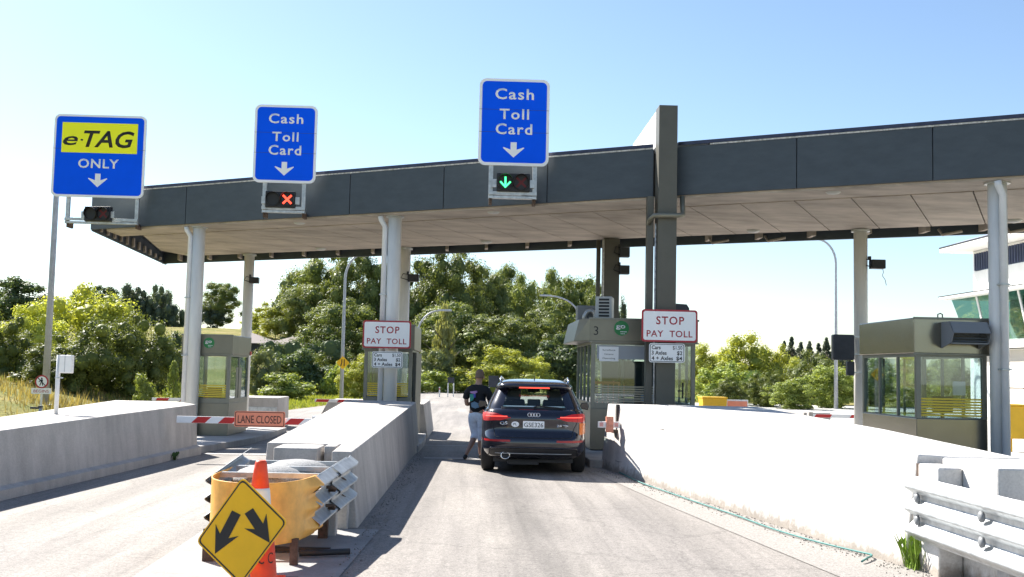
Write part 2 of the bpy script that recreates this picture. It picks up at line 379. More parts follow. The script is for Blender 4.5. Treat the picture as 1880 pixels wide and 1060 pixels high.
# pale concrete yard on the right, and the strips cut across the lanes
mb = MB(); n0 = 12
for y in rng(14, 78, 2.0):
    for i in range(n0+1): x = 13.0+i*3.4; mb.v.append((x, y, terrain(x, y)+0.012))
for j in range(32):
    for i in range(n0): mb.f.append((j*(n0+1)+i, j*(n0+1)+i+1, (j+1)*(n0+1)+i+1, (j+1)*(n0+1)+i)); mb.sm.append(True)
struct('yard_paving', mb, m_pave, recalc=False)
mb = MB()
def sheet(mb, poly, dz):
    o = len(mb.v); mb.v += [(x, y, gz(x, y)+dz) for x, y in poly]; mb.f.append(tuple(range(o, o+len(poly)))); mb.sm.append(False)
def strip(mb, x0, x1, y, wd, dz, slope=0.0, n=8):
    for i in range(n):
        a = x0+(x1-x0)*i/n; b = x0+(x1-x0)*(i+1)/n; ya = y+slope*(a-x0); yb = y+slope*(b-x0)
        sheet(mb, [(a, ya), (b, yb), (b, yb+wd), (a, ya+wd)], dz)
strip(mb, -1.0, 2.4, 21.55, 0.42, 0.006); strip(mb, -1.3, 2.4, 27.0, 0.25, 0.006); strip(mb, -5.5, -2.8, 21.9, 0.4, 0.006); strip(mb, -6.0, -3.0, 27.5, 0.25, 0.006)
struct('concrete_strip', mb, m_kerb)
mb = MB()
strip(mb, -1.0, 2.4, 21.43, 0.07, 0.009); strip(mb, -5.5, -2.8, 21.8, 0.06, 0.009)
struct('drain_slot', mb, m_joint)
mb = MB(); sheet(mb, [(-2.8, 8.3), (-1.3, 8.3), (-1.12, 9.3), (-1.02, 12.0), (-2.9, 12.0)], 0.008)
struct('concrete_pad', mb, concrete('pad concrete', (0.33, 0.325, 0.32), 0.3))

# paler gritty margin along the foot of the white barrier
mb = MB(); L_ = [(2.05, 19.8), (2.35, 17.5), (2.62, 15.0), (2.95, 12.5), (3.15, 11.0), (3.35, 9.5), (3.6, 7.5)]; Rr = [(2.45, 19.8), (2.86, 17.5), (3.28, 15.0), (3.72, 12.5), (3.98, 11.0), (4.4, 9.5), (4.6, 7.5)]
for i in range(6): sheet(mb, [L_[i], Rr[i], Rr[i+1], L_[i+1]][::-1], 0.007)
struct('gritty_margin', mb, mat('gritty margin', (0.31, 0.288, 0.268), 0.95, var=0.4, scale=45, bump=0.5, bscale=90))
mb = MB()
for k in range(1500):
    q = random.random(); y = 8.2+11.3*q; xw = 2.45+(19.6-y)*.185; x = xw-abs(random.gauss(0, .16))-.02
    if random.random() < .3: y = random.uniform(9.0, 23); x = -1.2+abs(random.gauss(0, .12))
    s = random.uniform(.004, .012); z = .006
    mb.add([(x-s, y-s*.7, z), (x+s, y-s, z), (x+s*.8, y+s, z), (x-s, y+s*.8, z), (x, y, z+s*1.3)], [(0, 1, 4), (1, 2, 4), (2, 3, 4), (3, 0, 4)])
o = build('loose_grit', mb, mat('loose grit', (0.2, 0.18, 0.16), 0.9, var=.5, scale=30), recalc=False); tag(o, 'loose grit and small stones gathered along the feet of the barriers', 'grit'); o['kind'] = 'stuff'
# raised islands under the booths (kerbed)
def platform(poly, h=0.15, near=None):
    mb = MB(); n = len(poly)
    mb.v = [(x, y, gz(x, y)-0.05) for x, y in poly]+[(x, y, gz(x, y)+h) for x, y in poly]
    mb.f = [(i, (i+1) % n, n+(i+1) % n, n+i) for i in range(n)]+[tuple(range(n, 2*n))]; mb.sm = [False]*(n+1)
    return struct('kerbed_island', mb, m_kerb, bevel=0.02)
platform([(-5.62, 22.0), (-5.75, 26), (-6.0, 30), (-6.25, 36), (-8.2, 36), (-8.3, 30), (-8.2, 26), (-8.0, 22.0)])
platform([(-1.2, 23.5), (-1.22, 26), (-1.3, 29), (-1.45, 33), (-3.2, 33), (-3.15, 29), (-3.1, 26), (-3.0, 23.5)])
platform([(2.2, 20.2), (5.4, 20.0), (5.3, 26), (5.2, 31), (2.25, 31), (2.2, 26)])
platform([(8.05, 17.0), (10.6, 17.0), (10.9, 31), (8.1, 31)])
# ================================================================ toll canopy
K = 0.56; NX = 0.4886; NY = 0.8725       # plan slope of the canopy front, unit vector pointing to its rear
def CP(x, off): return (x, off-K*x)
def E(x, off, d=0.0): return (x+NX*d, off-K*x+NY*d)
canopy = thing('toll_canopy', 'long dark-edged toll plaza canopy on round white columns spanning all lanes', 'canopy', (0, 25, 0))
def cpart(name, mb, m, parent=None, bevel=0.0):
    o = build(name, MB().add([(x, y-25, z) for x, y, z in mb.v], mb.f), m, parent or canopy, bevel)
    o.data.polygons.foreach_set('use_smooth', mb.sm); return o
def slab(mb, xa, xb, oa, ob, za0, za1, zb0, zb1):
    """block along the canopy: front (offset oa, z za0..za1), rear (ob, zb0..zb1)"""
    p = [CP(xa, oa), CP(xb, oa), CP(xb, ob), CP(xa, ob)]; zl = [za0, za0, zb0, zb0]; zh = [za1, za1, zb1, zb1]
    vs = [(x, y, z) for (x, y), z in zip(p, zl)]+[(x, y, z) for (x, y), z in zip(p, zh)]
    return mb.add(vs, [(0,3,2,1),(4,5,6,7),(0,1,5,4),(1,2,6,5),(2,3,7,6),(3,0,4,7)])
XL, XR = -11.4, 17.5
js = [XL, -8.15, -5.72, -3.29, -0.87, 1.55, 3.80, 4.26, 6.5, 8.78, 11.2, 13.6, XR]
for a, b in zip(js, js[1:]):
    if abs(a-3.80) < .01: continue
    cpart('fascia_panel', slab(MB(), a+0.008, b-0.008, 25.0, 25.08, 5.65, 6.70, 5.65, 6.70), m_fascia, bevel=0.004)
mb = MB(); slab(mb, XL+.02, XR, 25.09, 25.2, 5.68, 6.69, 5.68, 6.69); cpart('fascia_backing', mb, m_joint)
mb = MB(); slab(mb, XL-.03, 3.78, 24.97, 25.35, 6.735, 6.81, 6.735, 6.81); slab(mb, 4.28, XR, 24.97, 25.35, 6.735, 6.81, 6.735, 6.81); cpart('roof_flashing', mb, m_flash)
mb = MB(); slab(mb, XL-.02, 3.78, 24.985, 25.2, 6.703, 6.733, 6.703, 6.733); slab(mb, 4.9, XR, 24.985, 25.2, 6.703, 6.733, 6.703, 6.733); cpart('flashing_edge', mb, m_drop)
# roof and soffit
mb = MB(); slab(mb, XL+.1, XR, 25.22, 31.9, 6.45, 6.6, 5.72, 5.86); cpart('roof_sheet', mb, m_flash)
sof = lambda off: 5.62-0.03*(off-25.2)
mb = MB(); slab(mb, XL+.55, XR, 25.1, 26.4, 5.60, 5.66, 5.60, 5.70); cpart('soffit_strip', mb, m_soffit)
# soffit boards between the joints running square to the fascia
mb = MB(); bx = []
x = -11.8
while x < 17.0:
    a, b = x+0.012, x+1.035-0.012
    p = [E(a, 26.42), E(b, 26.42), E(b, 26.42, 3.93), E(a, 26.42, 3.93)]
    # clip to the left edge of the canopy (X > XL+.6)
    q = []
    lim0 = XL+1.35; LIM = lambda p: p[0]-(lim0-.145*(p[1]+K*p[0]-26.4))
    for i in range(4):
        A, B = p[i], p[(i+1) % 4]
        la, lb = LIM(A), LIM(B)
        if la >= 0: q.append(A)
        if la*lb < 0: t = la/(la-lb); q.append((A[0]+t*(B[0]-A[0]), A[1]+t*(B[1]-A[1])))
    if len(q) >= 3:
        n = len(q); zf = lambda X, Y: 5.585-0.03*(Y+K*X-26.4)
        vs = [(X, Y, zf(X, Y)) for X, Y in q]+[(X, Y, zf(X, Y)+.06) for X, Y in q]
        mb.add(vs, [tuple(range(n)), tuple(range(n, 2*n))]+[(i, (i+1) % n, n+(i+1) % n, n+i) for i in range(n)])
    x += 1.035
cpart('soffit_board', mb, m_soffit)
mb = MB(); slab(mb, XL+1.4, XR, 26.38, 31.0, 5.63, 5.66, 5.5, 5.52); cpart('soffit_backing', mb, m_joint)
# left end fascia, rear fascia with gutter brackets
mb = MB(); slab(mb, XL, XL+.07, 25.1, 32.6, 5.62, 6.7, 5.36, 5.95); cpart('end_fascia', mb, m_fascia)
mb = MB(); slab(mb, XL, XR, 32.2, 32.3, 5.36, 5.95, 5.36, 5.95); cpart('rear_fascia', mb, m_fascia)
mb = MB(); slab(mb, XL+.1, XR, 31.9, 32.18, 5.80, 5.86, 5.8, 5.86); cpart('gutter', mb, m_fascia)
y_ = 25.9
def brk(x, off, along):
    mb = MB()
    if along: slab(mb, x, x+.09, 31.75, 32.19, 5.43, 5.8, 5.42, 5.8)
    else: slab(mb, XL+.072, XL+.15, off, off+.13, 5.68-0.035*(off-25), 6.2-.1*(off-25), 5.68-0.035*(off-25), 6.2-.1*(off-25))
    return cpart('gutter_bracket', mb, m_soffit)
x = XL+.8
while x < 15.5: brk(x, 31.0, True); x += 1.2
for k in range(11): brk(0, 25.6+.6*k, False)
# fittings under the soffit
for i, (x, y, z) in enumerate([(0.23, 30.23, 5.44), (6.95, 26.49, 5.44), (-9.7, 35.9, 5.44), (-4.91, 33.16, 5.44), (12.2, 23.62, 5.44), (7.28, 21.43, 5.6), (0.35, 25.46, 5.6), (-4.79, 28.35, 5.6)]):
    mb = MB(); mb.lathe([(0.16, z+.05), (0.17, z+.01), (0.12, z-.03), (0.05, z-.045)], x, y, 20); cpart('soffit_light', mb, m_ac)
mb = MB()
for cx in (6.2, 7.5, 11.2, 12.5):
    X, Y = CP(cx, 31.6); mb.tube([(X, Y, 5.45), (X+.05, Y-.1, 5.3), (X+.45, Y-.3, 5.38)], .035, 8)
build_each('wall_bracket', MB().add([(x, y-25, z) for x, y, z in mb.v], mb.f, True), m_soffit, canopy)
# columns
def column(cx, cy, r, top, pipe):
    g = gz(cx, cy)
    mb = MB(); mb.tube([(cx, cy, g), (cx, cy, top)], r, 28); c = cpart('column', mb, m_col)
    mb = MB(); mb.tube([(cx, cy, top-.03), (cx, cy, top+.02)], r+.06, 28); 
    for z in (0.35, 2.0, 3.6): 
        if pipe: a, b = pipe; mb.box(cx+a-.09, cx+a+.09, cy+b-.085, cy+b+.1, z, z+.03)
    d = build('pipe_clip', MB().add([(x, y-25, z) for x, y, z in mb.v], mb.f), m_galv, c)
    if pipe:
        a, b = pipe; mb = MB(); mb.tube([(cx+a-.12, cy+b-.05, top-.01), (cx+a-.10, cy+b-.04, top-.1), (cx+a, cy+b, top-.28), (cx+a, cy+b, g)], .068, 14); build('downpipe', MB().add([(x, y-25, z) for x, y, z in mb.v], mb.f, True), m_pipe, c)
column(-7.80, 29.77, .17, 5.6, (-.225, -.03)); column(-2.11, 26.64, .17, 5.6, (-.24, -.03)); column(9.95, 19.9, .175, 5.6, (-.02, -.25))
column(-7.55, 35.23, .165, 5.42, None); column(-2.21, 32.24, .165, 5.42, None); column(9.42, 25.73, .165, 5.42, None)
# dark portal frame on the third island: two posts and the deep beam that stands above the roof
mb = MB(); mb.box(3.82, 4.22, 22.36, 22.80, gz(4, 22.5), 7.56); cpart('portal_post', mb, m_dkpost, bevel=.006)
mb = MB(); mb.box(3.42, 3.86, 28.7, 29.1, gz(4, 29), 5.44); cpart('portal_post', mb, m_dkpost, bevel=.006)
mb = MB(); mb.box(3.83, 4.20, 22.81, 26.2, 6.62, 7.53); mb.add([(3.83, 26.2, 6.4), (4.2, 26.2, 6.4), (4.2, 26.2, 7.53), (3.83, 26.2, 7.53), (3.83, 30.4, 6.0), (4.2, 30.4, 6.0), (4.2, 30.4, 6.3), (3.83, 30.4, 6.3)], [(0,1,2,3),(7,6,5,4),(0,4,5,1),(1,5,6,2),(2,6,7,3),(3,7,4,0)]); cpart('roof_beam', mb, m_wall)
mb = MB(); mb.box(3.62, 3.76, 22.55, 22.75, gz(4, 22), 5.6); cpart('downpipe', mb, m_dkpost)
mb = MB(); mb.tube([(3.79, 22.48, 5.0), (3.79, 22.48, 0)], .018, 8); mb.tube([(3.40, 28.6, 5.4), (3.40, 28.6, 3.5)], .03, 8); cpart('conduit', mb, m_drop)
mb = MB(); mb.tube([(3.28, 28.7, 5.4), (3.28, 28.7, 2.8)], .06, 10); cpart('downpipe', mb, m_dkpost)
mb = MB(); mb.tube([(3.66, 22.6, 5.0), (3.66, 22.42, 5.08), (3.72, 22.28, 5.14), (3.9, 22.24, 5.15), (4.2, 22.24, 5.15), (4.34, 22.3, 5.17), (4.36, 22.42, 5.28), (4.36, 22.5, 5.6)], .055, 10); cpart('bent_pipe', mb, m_olive)

# ================================================================ concrete barriers
def barrier(name, label, bot, top, m, group=None, bevel=.018):
    """solid wall: matching bottom and top outlines [(x, y, z)]"""
    cx = sum(p[0] for p in bot)/len(bot); cy = sum(p[1] for p in bot)/len(bot); n = len(bot)
    t = thing(name, label, 'barrier', (cx, cy, 0), group=group)
    mb = MB(); mb.loft([[(x-cx, y-cy, z) for x, y, z in bot], [(x-cx, y-cy, z) for x, y, z in top]])
    build('wall_body', mb, m, t, bevel); return t, cx, cy
def g3(x, y, d=-.05): return (x, y, gz(x, y)+d)
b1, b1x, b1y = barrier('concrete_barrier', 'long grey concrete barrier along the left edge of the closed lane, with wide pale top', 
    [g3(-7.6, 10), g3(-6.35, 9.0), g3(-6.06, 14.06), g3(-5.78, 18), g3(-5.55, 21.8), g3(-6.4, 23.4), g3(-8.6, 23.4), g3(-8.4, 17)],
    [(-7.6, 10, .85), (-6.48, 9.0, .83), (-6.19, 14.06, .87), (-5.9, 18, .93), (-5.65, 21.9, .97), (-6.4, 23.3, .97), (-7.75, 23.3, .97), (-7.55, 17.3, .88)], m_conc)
mb = MB()  # skirting kerb at its foot
pts = [(-6.27, 9), (-5.98, 14.06), (-5.70, 18), (-5.48, 21.8)]
for (xa, ya), (xb, yb) in zip(pts, pts[1:]):
    mb.add([(xa-b1x, ya-b1y, -.05), (xb-b1x, yb-b1y, -.05), (xb-b1x, yb-b1y, .13), (xa-b1x, ya-b1y, .13), (xa-.12-b1x, ya-b1y, .17), (xb-.12-b1x, yb-b1y, .17)], [(0,1,2,3),(3,2,5,4)])
build('foot_kerb', mb, m_conc, b1)
b2, b2x, b2y = barrier('concrete_barrier', 'central grey concrete barrier with bright white top, narrowing towards the crash cushion', 
    [g3(-2.6, 13.3), g3(-1.62, 13.3), g3(-1.60, 12.2), g3(-1.27, 12.1), g3(-1.24, 17), g3(-1.22, 24.3), g3(-1.6, 25.2), g3(-3.1, 25.2), g3(-3.0, 24), g3(-2.75, 18)],
    [(-2.56, 13.4, .84), (-1.64, 13.4, .84), (-1.62, 12.35, .83), (-1.39, 12.35, .83), (-1.36, 17, .91), (-1.34, 24.6, 1.02), (-1.6, 25.2, 1.02), (-3.05, 25.2, 1.02), (-2.95, 24, 1.01), (-2.70, 18, .92)], m_conc)
for x0, x1, y0, y1, h in ((-2.36, -1.84, 12.75, 13.36, .83), (-1.80, -1.66, 13.0, 13.36, .84)):
    mb = MB(); mb.box(x0-b2x, x1-b2x, y0-b2y, y1-b2y, -.05, h); build('end_block', mb, m_conc, b2, .02)
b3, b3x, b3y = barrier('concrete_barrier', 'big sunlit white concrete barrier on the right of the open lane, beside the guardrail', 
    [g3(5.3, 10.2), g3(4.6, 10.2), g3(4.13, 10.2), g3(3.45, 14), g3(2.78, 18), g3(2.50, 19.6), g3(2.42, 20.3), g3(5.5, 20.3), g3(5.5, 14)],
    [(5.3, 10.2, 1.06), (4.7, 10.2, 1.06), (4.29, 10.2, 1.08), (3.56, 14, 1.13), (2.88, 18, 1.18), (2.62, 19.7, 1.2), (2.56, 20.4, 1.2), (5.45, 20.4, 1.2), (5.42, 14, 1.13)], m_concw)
for x0, x1, y0, y1, h in ((4.24, 4.47, 9.65, 10.09, 1.0), (4.473, 5.3, 9.0, 10.09, 1.058), (4.55, 5.5, 7.2, 8.3, .93)):
    mb = MB(); mb.box(x0-b3x, x1-b3x, y0-b3y, y1-b3y, -.05, h); build('end_block', mb, m_concw, b3, .02)
mb = MB(); mb.box(2.60-b3x, 2.66-b3x, 19.46-b3y, 19.6-b3y, .75, 1.215); mb.box(2.52-b3x, 2.7-b3x, 19.4-b3y, 19.62-b3y, .70, .76); build('joint_gap', mb, m_joint, b3)
mb = MB(); mb.box(4.27-b3x, 4.6-b3x, 10.093-b3y, 10.197-b3y, -.02, .99); build('joint_gap', mb, m_rust, b3)
# sloping concrete tail blocks beyond the booths
def tail(x0, x1, y, h, label, slope):
    t = thing('concrete_block', label, 'barrier', ((x0+x1)/2, y, gz(x0, y)), group='concrete tail blocks beyond the booths')
    hw = (x1-x0)/2; mb = MB(); mb.prism([(-hw-slope, 0), (hw, 0), (hw, h), (-hw, h)], 0, 2.2); build('block_body', mb, m_conc, t, .02)
    mb = MB(); mb.box(-hw+.02, hw-.02, -.015, 0.0, h*.35, h*.7); build('face_grille', mb, m_galv, t)
    return t
tail(-8.3, -6.85, 37.5, 1.08, 'grey concrete block behind the glass booth beside the closed lane', 0)
tail(-5.1, -3.4, 37.5, 1.0, 'small grey concrete block with sloping side, seen behind the central barrier top', .5)
tail(9.65, 10.45, 31, 1.0, 'brownish concrete block behind the red and white boom near the right-hand booth', 0)
t = thing('concrete_block', 'narrow grey concrete end wall just right of the middle booth', 'barrier', (-1.55, 31.6, gz(-1.5, 31.6)))
mb = MB(); mb.prism([(-.15, 0), (.2, 0), (.05, 1.0), (-.15, 1.0)], 0, 4.5); build('block_body', mb, m_conc, t, .02)

# ================================================================ lane control boards and signals
ARW = [(-.035, .12), (.035, .12), (.035, .0), (.135, .03), (.135, .0), (0, -.14), (-.135, .0), (-.135, .03), (-.035, .0)]
def board(cx, y, z0, z1, wd, label, kind, legs, zleg):
    t = thing('lane_sign', label, 'sign', (cx, y, z0)); h = z1-z0
    mb = MB(); mb.prism(rrect(0, h/2, wd, h, .16), -.02, .03); build('sign_border', mb, m_sheet_white, t)
    mb = MB(); mb.prism(rrect(0, h/2, wd-.13, h-.13, .11), -.026, -.021); f = build('sign_face', mb, m_blue, t)
    mb = MB()
    for zq in ((h*.38, h*.64) if kind == 'cash' else (h*.58,)): mb.box(-wd/2+.01, wd/2-.01, -.0285, -.0265, zq, zq+.006)
    build('panel_joint', mb, m_navy, t)
    tt = lambda s, z, hh, wdt, **k: text(s, m_sheet_white, t, 0, -.0275, z, hh, wdt, bold=.018, **k)
    if kind == 'cash':
        tt('Cash', h*.765, h*.125, wd*.55, spacing=1.15); tt('Toll', h*.535, h*.12, wd*.42, spacing=1.15); tt('Card', h*.36, h*.125, wd*.52, spacing=1.15)
        s = 1.0; az = h*.165
    else:
        mb = MB(); mb.box(-wd*.41, wd*.41, -.0325, -.0275, h*.535, h*.9); p = build('yellow_panel', mb, m_yel_sheet, t)
        text('e', m_black, t, -wd*.315, -.033, h*.625, h*.165, wd*.16, bold=.012, shear=.25); text('TAG', m_black, t, wd*.10, -.033, h*.61, h*.2, wd*.55, bold=.02, shear=.25)
        mb = MB(); mb.box(-wd*.205, -wd*.18, -.037, -.033, h*.68, h*.70); build('lettering', mb, m_black, t)
        text('ONLY', m_sheet_white, t, 0, -.0275, h*.355, h*.11, wd*.44, bold=.02, spacing=1.1); s = 1.5; az = h*.19
    s = 2.05 if kind == 'cash' else 2.25
    bar = [(-.042*s, .125*s), (.042*s, .125*s), (.042*s, .02*s), (.14*s, .055*s), (.15*s, .045*s), (0, -.09*s), (-.15*s, .045*s), (-.14*s, .055*s), (-.042*s, .02*s)]
    mb = MB(); mb.prism([(x*.8, az+z*.8) for x, z in bar], -.031, -.027); build('down_arrow', mb, m_sheet_white, t)
    # support frame reaching down in front of the fascia
    mb = MB(); zl = zleg-z0
    for lx in legs: mb.box(lx-cx-.05, lx-cx+.05, .035, .12, zl, h*.85)
    mb.box(legs[0]-cx-.05, legs[1]-cx+.05, -.03, .03, zl+.08, zl+.16)
    mb.box(legs[0]-cx-.04, legs[1]-cx+.04, -.02, .1, zl+.0, zl+.06)
    build('support_frame', mb, m_galv, t, .004)
    mb = MB()
    for lx in legs: mb.box(lx-cx-.035, lx-cx+.035, .1, .45, zl-.1, zl+.05)
    build_each('wall_bracket', mb, m_rust, t)
    return t
board(0.75, 23.93, 6.45, 8.46, 1.61, 'blue Cash Toll Card lane board over the open lane, above the green arrow', 'cash', (.25, 1.25), 5.69)
board(-5.01, 27.08, 6.45, 8.47, 1.60, 'blue Cash Toll Card lane board over the closed lane, above the lit red cross', 'cash', (-5.50, -4.50), 5.68)
board(-10.79, 30.1, 6.41, 8.77, 2.58, 'wide blue board with yellow e-TAG panel and ONLY, leftmost on the canopy', 'etag', (-11.61, -9.68), 5.66)

def signal(cx, y, z, label, left, right, tilt=0.0):
    t = thing('lane_signal', label, 'signal', (cx, y, z), tilt)
    mb = MB(); mb.box(-.38, .38, 0, .16, 0, .42); build('housing', mb, m_black, t, .02)
    for sx, state in ((-.18, left), (.18, right)):
        mb = MB(); mb.disc(sx, .21, .165, -.006, -.001, 24); ln = build('lens', mb, m_dark, t)
        mb = MB(); n = 20   # open cowl round the lens
        ring = lambda r, yy: [(sx+r*math.cos(2*math.pi*k/n), yy(k), .21+r*math.sin(2*math.pi*k/n)) for k in range(n)]
        dp = lambda k: -.10-.06*math.sin(2*math.pi*k/n)
        a, b, c, d = ring(.172, lambda k: 0), ring(.172, dp), ring(.180, dp), ring(.180, lambda k: 0)
        mb.loft([a, b, c, d], cap=False); build('visor', mb, m_black, t)
        if state == 'green':
            mb = MB(); mb.box(sx-.02, sx+.02, -.012, -.008, .14, .335); mb.prism([(sx-.13, .21), (sx-.10, .235), (sx, .125), (sx+.10, .235), (sx+.13, .21), (sx, .075)], -.012, -.008); build('green_arrow', mb, emis('green lamp', (.05, 1, .25), 1.3), ln)
        if state in ('red', 'faint'):
            mb = MB(); mm = emis('red lamp', (1, .06, .03), 1.3) if state == 'red' else mat('unlit red lens', (.12, .008, .01), .6)
            r = .125; wv = .035
            mb.prism([(sx-r, .21-r+wv), (sx-r+wv, .21-r), (sx+r, .21+r-wv), (sx+r-wv, .21+r)], -.012, -.008); mb.prism([(sx+r, .21-r+wv), (sx+r-wv, .21-r), (sx-r, .21+r-wv), (sx-r+wv, .21+r)], -.0165, -.0125); build('red_cross', mb, mm, ln)
    mb = MB()
    for s in (-1, 1): mb.box(s*.43-.05, s*.43+.05, .03, .1, .1, .28)
    build_each('side_bracket', mb, m_galv, t)
    return t
signal(0.76, 23.83, 5.84, 'two-lens lane signal showing a green arrow, beneath the board over the open lane', 'green', 'faint')
signal(-5.07, 26.98, 5.80, 'two-lens lane signal showing a bright red cross, beneath the board over the closed lane', 'off', 'red')
signal(-10.72, 29.98, 5.72, 'dark unlit lane signal beneath the e-TAG board', 'off', 'faint', R(-6))

# ================================================================ STOP PAY TOLL and price plates
def stop_sign(cx, y, z0, label, wd=1.18, h=.68):
    t = thing('toll_stop_sign', label, 'sign', (cx, y, z0)); 
    mb = MB(); mb.prism(rrect(0, h/2, wd, h, .06), -.01, .012); build('sign_border', mb, m_signred, t)
    mb = MB(); mb.prism(rrect(0, h/2, wd-.075, h-.075, .045), -.016, -.011); build('sign_face', mb, m_sheet_white, t)
    text('STOP', m_signred, t, .01, -.017, h*.545, h*.25, wd*.50, bold=.014, spacing=1.15); text('PAY  TOLL', m_signred, t, 0, -.017, h*.16, h*.20, wd*.82, spacing=1.1, bold=.012)
    mb = MB(); mb.box(-.3, .3, .013, .05, h*.25, h*.3); mb.box(-.3, .3, .013, .05, h*.7, h*.75); build_each('rear_rail', mb, m_galv, t); return t
stop_sign(4.055, 22.18, 2.46, 'white STOP PAY TOLL sign with red border on the dark square post at booth 3')
stop_sign(-2.19, 26.2, 2.27, 'white STOP PAY TOLL sign with red border on the white round column in the middle')
def price_sign(cx, y, z0, label, wd=.75, h=.40):
    t = thing('price_sign', label, 'sign', (cx, y, z0))
    mb = MB(); mb.prism(rrect(0, h/2, wd, h, .05), -.01, .012); build('sign_plate', mb, m_sheet_white, t)
    mb = MB(); o = rrect(0, h/2, wd-.03, h-.03, .04); i = rrect(0, h/2, wd-.055, h-.055, .032); n = len(o)
    mb.add([(x, -.012, z) for x, z in o]+[(x, -.012, z) for x, z in i], [(k, (k+1) % n, n+(k+1) % n, n+k) for k in range(n)]); build('border_line', mb, m_black, t)
    for k, (a, b) in enumerate((('Cars', '$1.50'), ('3 Axles', '$2'), ('4 + Axles', '$4'))):
        zb = h*(.69-.28*k); text(a, m_black, t, -wd*.43, -.012, zb, h*.2, {0: wd*.25, 1: wd*.42, 2: wd*.60}[k], align='LEFT', bold=.018); text(b, m_black, t, wd*.43, -.012, zb, h*.2, {0: wd*.27, 1: wd*.15, 2: wd*.17}[k], align='RIGHT', bold=.018 if k else .003)
    mb = MB(); mb.box(-.2, .2, .013, .05, h*.45, h*.55); build_each('rear_rail', mb, m_galv, t); return t
price_sign(4.0, 22.15, 2.03, 'small white toll price plate below the STOP PAY TOLL sign on the dark square post')
price_sign(-2.16, 26.17, 1.79, 'small white toll price plate below the STOP PAY TOLL sign on the round column')

